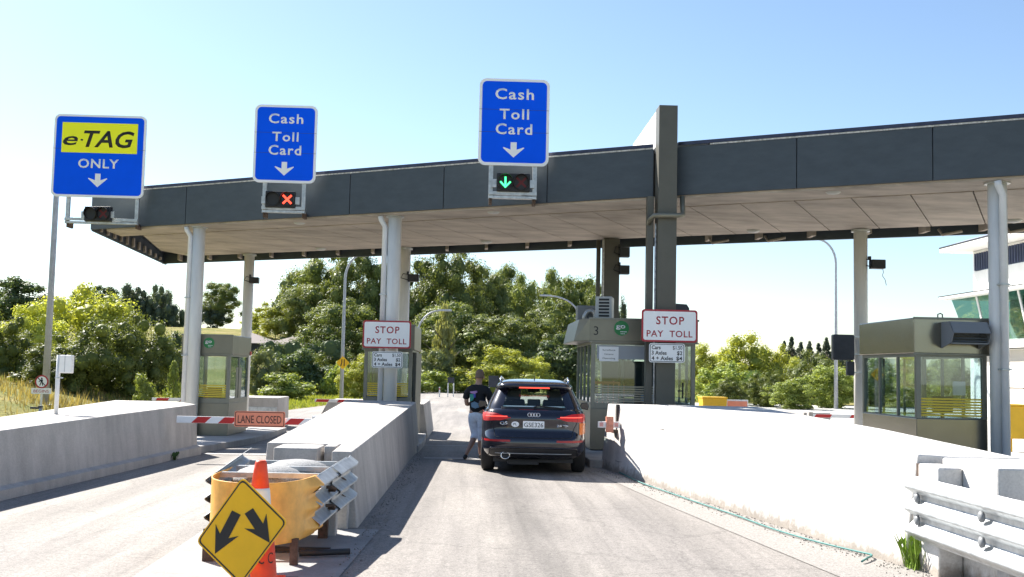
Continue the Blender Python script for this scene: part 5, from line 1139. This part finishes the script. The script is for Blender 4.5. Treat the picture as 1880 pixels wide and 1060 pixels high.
# ================================================================ vegetation
def leafmat(name, c1, c2, trans=.35, sheen=.0):
    m = bpy.data.materials.new(name); m.use_nodes = True; n = m.node_tree.nodes; L = m.node_tree.links; b = n['Principled BSDF']; out = n['Material Output']
    b.inputs['Roughness'].default_value = .55; b.inputs['Specular IOR Level'].default_value = .3
    gm = n.new('ShaderNodeNewGeometry'); oi = n.new('ShaderNodeObjectInfo'); tc = n.new('ShaderNodeTexCoord')
    nz = n.new('ShaderNodeTexNoise'); nz.inputs['Scale'].default_value = 2.2; nz.inputs['Detail'].default_value = 3; L.new(tc.outputs['Object'], nz.inputs['Vector'])
    ad = n.new('ShaderNodeMath'); ad.operation = 'MULTIPLY_ADD'; ad.inputs[1].default_value = .55; L.new(gm.outputs['Random Per Island'], ad.inputs[0])
    a2 = n.new('ShaderNodeMath'); a2.operation = 'MULTIPLY_ADD'; a2.inputs[1].default_value = .9; a2.inputs[2].default_value = -.22; L.new(nz.outputs['Fac'], a2.inputs[0]); L.new(a2.outputs[0], ad.inputs[2])
    mx = n.new('ShaderNodeMix'); mx.data_type = 'RGBA'; L.new(ad.outputs[0], mx.inputs[0]); mx.inputs[6].default_value = (*c1, 1); mx.inputs[7].default_value = (*c2, 1)
    hs = n.new('ShaderNodeHueSaturation'); L.new(mx.outputs[2], hs.inputs['Color'])
    m1 = n.new('ShaderNodeMapRange'); m1.inputs[3].default_value = .8; m1.inputs[4].default_value = 1.2; L.new(oi.outputs['Random'], m1.inputs[0]); L.new(m1.outputs[0], hs.inputs['Value'])
    L.new(hs.outputs[0], b.inputs['Base Color'])
    t = n.new('ShaderNodeBsdfTranslucent'); ms = n.new('ShaderNodeMixShader'); ms.inputs[0].default_value = trans
    g2 = n.new('ShaderNodeMix'); g2.data_type = 'RGBA'; g2.blend_type = 'MULTIPLY'; g2.inputs[0].default_value = 1; L.new(hs.outputs[0], g2.inputs[6]); g2.inputs[7].default_value = (1.5, 1.4, .6, 1); L.new(g2.outputs[2], t.inputs[0])
    L.new(b.outputs[0], ms.inputs[1]); L.new(t.outputs[0], ms.inputs[2]); L.new(ms.outputs[0], out.inputs['Surface']); return m
LM = {'dark': leafmat('dark leaves', (.05, .08, .04), (.14, .19, .08), .3), 'sheoak': leafmat('she oak leaves', (.07, .10, .075), (.16, .2, .13), .35), 'conifer': leafmat('pine needles', (.05, .075, .06), (.10, .14, .09), .3), 'gum': leafmat('gum leaves', (.062, .10, .036), (.29, .33, .10), .3),
      'lime': leafmat('lime leaves', (.23, .28, .05), (.50, .52, .13), .42), 'pale': leafmat('pale leaves', (.13, .17, .08), (.26, .29, .14), .35), 'olive': leafmat('olive leaves', (.06, .09, .024), (.22, .25, .065), .33),
      'bubbly': leafmat('glossy leaves', (.13, .19, .04), (.38, .44, .12), .32), 'poplar': leafmat('poplar leaves', (.22, .25, .10), (.42, .42, .2), .4)}
m_bark = mat('bark', (.16, .13, .1), .9, var=.4, scale=3, stretch=(4, 4, 1), bump=.4, bscale=12)
rs = np.random.RandomState(11)
_b = bmesh.new(); bmesh.ops.create_icosphere(_b, subdivisions=2, radius=1.0); ICO_V = np.array([v.co[:] for v in _b.verts]); ICO_F = np.array([[v.index for v in f.verts] for f in _b.faces], dtype=np.int32); _b.free()
def leaf_mesh(name, cen, nrm, size, m, aspect=1.6, cores=()):
    """one small pointed quad per leaf clump"""
    n = len(cen); r = rs.normal(size=(n, 3)); nrm = nrm/np.linalg.norm(nrm, axis=1, keepdims=True)
    u = np.cross(nrm, r); u /= np.linalg.norm(u, axis=1, keepdims=True)+1e-9; v = np.cross(nrm, u)
    s = (size*rs.uniform(.6, 1.35, n))[:, None]
    P = np.stack([cen-u*s*aspect/2, cen-v*s*.5+u*s*.1, cen+u*s*aspect/2, cen+v*s*.5+u*s*.1], 1).reshape(-1, 3)
    V = [P]; I = [np.arange(4*n, dtype=np.int32)]; o = 4*n; nf = len(ICO_F)
    for k in cores: V.append(k); I.append((ICO_F+o).ravel()); o += len(k)
    V = np.concatenate(V); I = np.concatenate(I).astype(np.int32); nc = nf*len(cores)
    st = np.concatenate([np.arange(0, 4*n, 4), 4*n+3*np.arange(nc)]).astype(np.int32); tot = np.concatenate([np.full(n, 4), np.full(nc, 3)]).astype(np.int32)
    me = bpy.data.meshes.new(name); me.vertices.add(len(V)); me.vertices.foreach_set('co', V.ravel()); me.loops.add(len(I)); me.loops.foreach_set('vertex_index', I)
    me.polygons.add(n+nc); me.polygons.foreach_set('loop_start', st); me.polygons.foreach_set('loop_total', tot); me.update(calc_edges=True); me.validate(); me.materials.append(m); return me
CORES = []
def clumped(nc, nl, rc, shape, flat=1.0, shell=.45):
    """clump centres from shape(), leaves on the skin of every clump"""
    cs = shape(nc); per = max(1, nl//nc); cen = []; nr = []; CORES.clear()
    for c, r in cs:
        rr = rc*r*rs.uniform(.7, 1.3); d = rs.normal(size=(per, 3)); d /= np.linalg.norm(d, axis=1, keepdims=True); rad = rr*rs.uniform(shell, 1.1, per)**.6
        p = c+d*rad[:, None]*np.array([1, 1, flat]); cen.append(p); nr.append(d+rs.normal(size=(per, 3))*.42+np.array([0, 0, .25])); CORES.append((c, rr*.5, flat))
    return np.concatenate(cen), np.concatenate(nr)
def ell(zc, rx, rz, bias=.5, egg=0.0):
    def f(n):
        out = []
        while len(out) < n:
            d = rs.normal(size=3); d /= np.linalg.norm(d); r = rs.uniform(0, 1)**bias*.82; z = d[2]*r
            k = 1-egg*z; out.append((np.array([d[0]*r*rx*k, d[1]*r*rx*k, zc+z*rz]), 1-.25*r))
        return out
    return f
# all prototypes fill a box 1 wide (x, y) and 1 tall (z), scaled per tree
def cone_shape(n):
    out = []
    for i in range(n): z = rs.uniform(0.04, .97); r = (1-z)*.46*rs.uniform(.5, 1.0)+.01; a = rs.uniform(0, 6.28); out.append((np.array([r*math.cos(a), r*math.sin(a), z]), .55+.7*(1-z)))
    return out
PROTO = {}
def proto(kind, var, cen, nr, size, m): 
    # fit to the unit box
    lo, hi = np.percentile(cen, 1.5, axis=0), np.percentile(cen, 98.5, axis=0); w_ = max(hi[0]-lo[0], hi[1]-lo[1])
    cen = cen.copy(); cen[:, 0] = (cen[:, 0]-(lo[0]+hi[0])/2)/w_; cen[:, 1] = (cen[:, 1]-(lo[1]+hi[1])/2)/w_; cen[:, 2] = (cen[:, 2]-lo[2])/(hi[2]-lo[2])
    cores = []
    if kind not in ('poplar', 'conifer', 'conebush'):
        for c, r, fl in CORES:
            k = ICO_V*(1+rs.normal(size=(len(ICO_V), 1))*.10)*r*np.array([1, 1, fl])+c
            k[:, 0] = (k[:, 0]-(lo[0]+hi[0])/2)/w_; k[:, 1] = (k[:, 1]-(lo[1]+hi[1])/2)/w_; k[:, 2] = (k[:, 2]-lo[2])/(hi[2]-lo[2]); cores.append(k)
    PROTO[(kind, var)] = leaf_mesh(kind+'_crown', cen, nr, size, m, cores=cores)
for v in range(3):
    proto('gum', v, *clumped(105, 30000, .092, ell(.5, .46, .5, .42, .25), .95, .5), .0138, LM['gum'])
    proto('dark', v, *clumped(50, 10000, .13, ell(.5, .45, .5, .5, .1), .8), .03, LM['dark'])
    proto('lime', v, *clumped(70, 15000, .115, ell(.45, .48, .5, .5, .15), .85), .0185, LM['lime'])
    proto('olive', v, *clumped(70, 16000, .12, ell(.45, .48, .5, .5, .12), 1.0), .0165, LM['olive'])
    proto('sheoak', v, *clumped(60, 8500, .11, ell(.5, .45, .5, .45, .35), 1.5), .022, LM['sheoak'])
    proto('conifer', v, *clumped(90, 6500, .09, cone_shape, .8), .035, LM['conifer'])
for v in range(2):
    proto('pale', v, *clumped(55, 7500, .13, ell(.5, .45, .5, .5, .1), 1.1), .022, LM['pale'])
    proto('bubbly', v, *clumped(110, 11000, .085, ell(.45, .48, .5, .35, .1), .9, .9), .026, LM['bubbly'])
    proto('smallbush', v, *clumped(26, 3400, .19, ell(.45, .45, .5, .5, .1), .9), .04, LM['bubbly'])
proto('poplar', 0, *clumped(50, 3800, .16, ell(.5, .42, .5, .6, .3), .5), .05, LM['poplar'])
proto('conebush', 0, *clumped(60, 5200, .12, cone_shape, 1.0), .035, LM['bubbly'])
proto('hedge', 0, *clumped(70, 7000, .12, lambda n: [(np.array([rs.uniform(-.45, .45), rs.uniform(-.1, .1), rs.uniform(.2, .8)]), 1) for _ in range(n)], 3.0), .02, LM['dark'])
TRUNK = {}
for v in range(3):
    mb = MB(); mb.tube([(0, 0, -.06), (.01*v, .01, .2), (.02, -.01*v, .45), (.0, .01, .8)], [.028, .022, .017, .006], 8)
    for k in range(7):
        a = k*2.4+v; z0 = .15+.08*k; e = (.3*math.cos(a), .3*math.sin(a), z0+.22); mb.tube([(0.01, 0, z0), (e[0]*.5, e[1]*.5, z0+.1), e], [.012, .009, .004], 6)
    me = bpy.data.meshes.new('trunk'); me.from_pydata(mb.v, [], mb.f); fixmesh(me); me.materials.append(m_bark); TRUNK[v] = me
GROUPS = {'gum': 'gum trees of the forest', 'dark': 'dark leafy trees', 'conifer': 'pines and firs', 'sheoak': 'pines of the crest row', 'lime': 'lime green bushes and trees', 'olive': 'olive bushes', 'pale': 'pale feathery trees', 'bubbly': 'glossy bushes', 'smallbush': 'small bright bushes'}
KN = {'gum': 'gum_tree', 'dark': 'leafy_tree', 'conifer': 'pine_tree', 'lime': 'lime_bush', 'olive': 'olive_bush', 'pale': 'feathery_tree', 'bubbly': 'glossy_bush', 'smallbush': 'small_bush', 'poplar': 'poplar_tree', 'conebush': 'cone_bush', 'hedge': 'hedge', 'cabbage': 'cabbage_tree', 'sheoak': 'pine_tree', 'shrub': 'round_tree'}
TREES = [
('dark',-64.5,150,6.3,12.8,7.3,'dark round tree on the skyline at the far left edge'),
('dark',-60.7,155,6.6,10.7,7.9,'low dark green tree on the skyline left of the tall lamp pole'),
('sheoak',-55.0,150,7.3,11.9,3.5,'dark pointed tree on the skyline just right of the tall lamp pole'),
('dark',-53.4,152,7.3,12.2,4.7,'flat-topped dark tree on the skyline above the lime green bushes'),
('sheoak',-48.9,148,7.2,12.2,4.3,'first grey-green pine of the row on the hill crest'),
('sheoak',-47.1,150,7.3,11.8,3.7,'second grey-green pine of the row on the hill crest'),
('sheoak',-44.8,150,7.4,12.1,3.8,'third grey-green pine of the row on the hill crest'),
('sheoak',-43.4,152,7.5,11.7,3.3,'last grey-green pine of the row, beside the left column'),
('gum',-33.9,140,6.4,12.2,4.5,'tall dark gum on the hill between the two left columns'),
('sheoak',-34.2,138,6.1,9.2,2.8,'small dark pine below the tall gum between the two left columns'),
('lime',-22.5,120,5.4,8.5,4.8,'bright green leafy tree on the hill above the house roofs'),
('pale',-25.2,150,7.2,15.1,6.0,'pale feathery tree on the skyline left of the gum forest'),
('sheoak',-25.1,140,6.8,10.6,2.9,'small dark fir at the foot of the pale feathery tree'),
('shrub',-27.0,130,5.6,8.0,2.7,'small round green tree on the hill behind the booth beside the closed lane'),
('olive',-22.0,50,0.7,3.7,2.1,'dark shadowy bush cut by the left edge above the grass bank'),
('lime',-25.3,62,0.9,4.8,3.8,'bright lime bush left of the tall lamp pole'),
('lime',-25.1,70,0.9,6.2,5.7,'large bright lime tree crown right of the tall lamp pole'),
('olive',-22.6,53,0.6,2.9,2.4,'olive bush at the far left above the dry bank'),
('olive',-18.0,46,0.6,2.3,2.2,'dark olive bush directly behind the tall lamp pole'),
('olive',-16.8,47,0.0,3.3,3.0,'big rounded dark green bush behind the white box on its post'),
('olive',-16.2,49,-0.0,3.6,2.6,'dark bush right of the white box, with sunlit upper edge'),
('olive',-15.4,51,-0.1,3.5,2.7,'dark olive bush left of the first round column, nearest the bare hill'),
('dark',-18.4,66,-0.5,3.4,2.0,'dark bush partly behind the first round column'),
('conebush',-12.3,44,0.1,1.8,0.9,'yellow-green cone-shaped bush beside the first round column'),
('smallbush',-12.2,40,0.3,1.3,0.8,'small bright sapling in the dry grass below the dark bushes'),
('pale',-14.3,72,-0.7,2.7,2.2,'grey-green feathery bush right of the booth beside the closed lane'),
('dark',-13.8,82,-0.8,2.9,3.8,'dark domed bush behind the closed lane'),
('olive',-12.0,84,-0.9,2.5,3.0,'dark brown-green bush between the domed bush and the lamp post'),
('smallbush',-12.4,70,-0.6,1.2,3.1,'bright green low bush beside the grass verge'),
('lime',-8.3,76,-0.6,2.5,2.7,'bright green bush right of the lamp post with the orange diamond sign'),
('smallbush',-10.4,80,-0.8,2.0,1.8,'sunlit bush left of the lamp post with the orange diamond sign'),
('hedge',-15.1,95,3.1,4.2,7.3,'dark clipped hedge below the house roofs'),
('olive',-13.3,96,2.4,3.4,3.9,'low scrub at the right end of the hedge'),
('gum',-17.4,125,2.6,14.1,7.4,'yellow-topped gum left of the lamp post on the forest edge'),
('gum',-13.0,120,0.8,14.6,6.8,'tall gum left of the middle round column'),
('gum',-18.8,118,2.8,10.4,4.8,'leftmost olive gum of the forest'),
('gum',-13.8,110,0.0,8.1,6.8,'broad dark gum behind the lamp post'),
('gum',-10.3,118,0.3,12.3,5.4,'dark gum directly behind the middle round column'),
('gum',-6.4,125,0.3,13.9,5.8,'gum just right of the middle round column'),
('gum',-2.9,120,0.4,14.6,7.1,'tallest gum with bright crown right of the middle round column'),
('gum',0.5,128,0.4,13.2,6.2,'gum with golden-green top right of the tallest gum'),
('gum',4.0,150,1.0,15.8,6.2,'dark round gum on the forest skyline above the person'),
('gum',6.4,140,0.4,13.3,6.5,'bright olive gum on the forest skyline above the car'),
('gum',10.6,150,0.4,15.2,7.3,'wide pale gum crown on the forest skyline above the car'),
('gum',15.1,155,0.4,14.9,7.2,'gum at the right end of the forest skyline beside booth 3'),
('gum',17.1,150,0.5,12.9,4.6,'gum half hidden by the roof of booth 3'),
('gum',-1.9,108,-0.1,8.0,7.8,'shaded gum low in the forest above the road bend'),
('gum',1.8,105,0.1,6.6,6.5,'shaded gum low in the forest right above the person'),
('gum',5.2,110,0.0,7.2,6.8,'tan-leaved gum in the middle of the forest above the car'),
('gum',9.2,125,-0.1,9.6,7.1,'yellow-tinged gum above the right side of the car'),
('gum',-7.0,104,-0.1,5.8,5.9,'shaded gum behind the middle booth'),
('dark',8.2,98,0.2,4.9,4.5,'dark rounded tree left of booth 3'),
('poplar',-2.8,95,0.5,7.2,1.7,'slim pale poplar above the road'),
('pale',-3.6,93,-0.1,3.3,3.3,'yellow-olive bush around the foot of the slim poplar'),
('lime',2.0,92,-0.1,3.5,5.7,'large pale lime bush behind the person and the car'),
('lime',5.0,94,-0.1,2.8,3.4,'pale lime bush above the roof of the car'),
('smallbush',-4.9,88,-0.3,1.2,2.3,'low green shrub right of the middle booth'),
('smallbush',-3.3,90,-0.4,1.5,2.6,'low green shrub at the left of the road bend'),
('smallbush',-1.2,92,-0.4,1.1,2.6,'dark low shrub at the road bend left of the person'),
('smallbush',0.6,91,-0.4,1.7,1.9,'dark low shrub right behind the person'),
('lime',18.4,84,-0.8,3.9,3.4,'lime tree just right of booth 3'),
('lime',22.5,88,-0.8,4.8,5.0,'tall golden lime tree behind the yellow bin'),
('lime',25.2,90,-0.9,4.1,3.2,'lime tree right of the tall golden one'),
('bubbly',17.7,76,-0.5,2.4,3.5,'bumpy light green bush above the yellow bin'),
('cabbage',19.6,74,-0.4,2.3,1.7,'spiky cabbage tree among the bushes right of booth 3'),
('olive',16.8,70,-0.3,1.3,1.8,'dark fine-leaved bush directly above the yellow bin'),
('olive',19.7,72,-0.4,1.9,2.4,'dark feathery bush right of the cabbage tree'),
('lime',25.7,86,-0.7,3.1,2.6,'golden bush below the distant pines'),
('olive',26.6,82,-0.5,3.4,3.8,'olive domed bush right of the distant pines'),
('bubbly',24.4,72,-0.3,2.4,3.3,'glossy bright bush around the right lamp post'),
('bubbly',20.3,68,-0.3,1.5,2.8,'glossy low bush left of the right lamp post'),
('bubbly',29.3,78,-0.4,3.2,3.6,'bright bush seen through the steel clad booth'),
('lime',32.9,80,-0.4,3.5,3.7,'lime bush seen through the glass of the steel clad booth'),
('olive',36.9,82,-0.4,3.4,3.8,'olive bush seen through the front pane of the steel clad booth'),
('conifer',67.3,230,4.0,9.3,2.6,'leftmost small pine of the distant pine wood'),
('conifer',70.6,235,4.1,10.4,3.1,'tallest distant pine of the left group'),
('conifer',71.5,232,4.1,9.2,3.1,'distant pine third from the left'),
('conifer',72.2,228,4.1,9.3,2.8,'distant pine in the middle of the wood'),
('conifer',75.7,233,4.2,9.1,2.9,'distant pine just right of the middle of the wood'),
('conifer',76.6,230,4.2,10.2,3.1,'tall distant pine left of the dark sign back'),
('conifer',79.3,232,4.3,9.8,3.1,'distant pine behind the dark sign back'),
('conifer',82.2,234,4.4,9.5,3.1,'rightmost distant pine next to the rear column'),
('sheoak',16.6,120,0.8,9.5,1.8,'slim dark tree behind the air conditioner of booth 3'),
]
cnt = {}
for i, (kind, x, y, zb, zt, wd, lab) in enumerate(TREES):
    if kind == 'cabbage': continue
    k2 = {'shrub': 'lime'}.get(kind, kind); nv = len([1 for q in PROTO if q[0] == k2]); v = cnt.get(k2, 0) % nv; cnt[k2] = cnt.get(k2, 0)+1
    g = terrain(x, y); z0 = min(zb, g+.1) if kind in ('olive', 'lime', 'smallbush', 'bubbly', 'conebush', 'hedge', 'pale') else min(zb, g)
    big = kind in ('sheoak', 'gum', 'dark', 'conifer', 'shrub', 'poplar')
    t = thing(KN[kind], lab, 'tree' if big else 'hedge' if kind == 'hedge' else 'bush', (x, y, g), rs.uniform(0, 6.28) if kind != 'hedge' else 0, GROUPS.get(kind))
    H_ = zt-z0; c = bpy.data.objects.new('crown', PROTO[(k2, v)]); C.objects.link(c); c.parent = t
    lift = {'gum': .16, 'dark': .08, 'conifer': .05, 'poplar': .05}.get(kind, 0.0)*H_
    c.location = (0, 0, z0-g+lift); kw = {'gum': 1.3, 'olive': 1.2, 'dark': 1.2, 'lime': 1.15, 'sheoak': 1.25}.get(kind, 1.08); c.scale = (wd*kw, wd*kw, H_-lift) if kind != 'hedge' else (wd, 2.5, H_)
    tr = bpy.data.objects.new('trunk' if big else 'stem', TRUNK[i % 3]); C.objects.link(tr); tr.parent = t
    sc_ = H_*.9; tr.scale = (sc_*(.9 if big else .6), sc_*(.9 if big else .6), (zt-g)*.8/.86)
# spiky cabbage tree
x, y, zb, zt = [(q[1], q[2], q[3], q[4]) for q in TREES if q[0] == 'cabbage'][0]; g = terrain(x, y)
t = thing('cabbage_tree', [q[6] for q in TREES if q[0] == 'cabbage'][0], 'tree', (x, y, g)); zc = zt-g-.8
mb = MB(); mb.tube([(0, 0, 0), (.05, 0, zc*.5), (0, 0, zc)], [.14, .11, .1], 8); build('trunk', mb, m_bark, t)
mb = MB()
for k in range(150):
    a = rs.uniform(0, 6.28); e = rs.uniform(-.5, 1.4); d = Vector((math.cos(a)*math.cos(e), math.sin(a)*math.cos(e), math.sin(e))); l = rs.uniform(.75, 1.05); s_ = d.cross(Vector((0, 0, 1))).normalized()*.035; b = Vector((0, 0, zc)); m1 = b+d*l*.55; e1 = b+d*l+Vector((0, 0, -.18))
    mb.add([b-s_*.5, b+s_*.5, m1+s_, e1, m1-s_], [(0, 1, 2, 3, 4)])
build('leaf_head', mb, mat('cabbage leaves', (.28, .38, .12), .4, var=.4, scale=6), t, recalc=False)

# dry grass and verge grass
def blades(name, pts, h, label, c1, c2, wdt=.02):
    n = len(pts); p = np.array(pts); a = rs.uniform(0, 6.28, n); hh = h*rs.uniform(.5, 1.3, n); l = rs.uniform(.1, .6, n)*hh
    s = np.stack([-np.sin(a), np.cos(a), np.zeros(n)], 1)*wdt; tip = p+np.stack([np.cos(a)*l, np.sin(a)*l, hh], 1); P = np.stack([p-s, p+s, tip], 1).reshape(-1, 3)
    me = bpy.data.meshes.new(name); me.vertices.add(3*n); me.vertices.foreach_set('co', P.ravel()); me.loops.add(3*n); me.loops.foreach_set('vertex_index', np.arange(3*n, dtype=np.int32)); me.polygons.add(n)
    me.polygons.foreach_set('loop_start', np.arange(0, 3*n, 3, dtype=np.int32)); me.polygons.foreach_set('loop_total', np.full(n, 3, dtype=np.int32)); me.update(calc_edges=True); me.materials.append(leafmat(name+' blades', c1, c2, .3))
    o = bpy.data.objects.new(name, me); C.objects.link(o); tag(o, label, 'grass'); o['kind'] = 'stuff'; return o
pts = []
while len(pts) < 24000:
    x = rs.uniform(-34, -11.6); y = rs.uniform(24, 66); v = math.sin(x*.9+1.3*math.sin(y*.35))*.5+math.sin(y*.8+x*.3)*.5
    if rs.rand() < .45+.4*v: pts.append((x, y, terrain(x, y)-.05))
blades('dry_grass', pts, .34, 'straw coloured dry grass covering the bank beyond the left barrier', (.16, .15, .06), (.46, .36, .18), .022)
pts = []
while len(pts) < 14000:
    y = rs.uniform(46, 80); x = rs.uniform(-22, -7); 
    if x < rail_edges(y)-.25: pts.append((x, y, terrain(x, y)-.05))
blades('verge_grass', pts, .22, 'short green grass on the verge beyond the closed lane', (.14, .2, .03), (.34, .36, .08), .04)
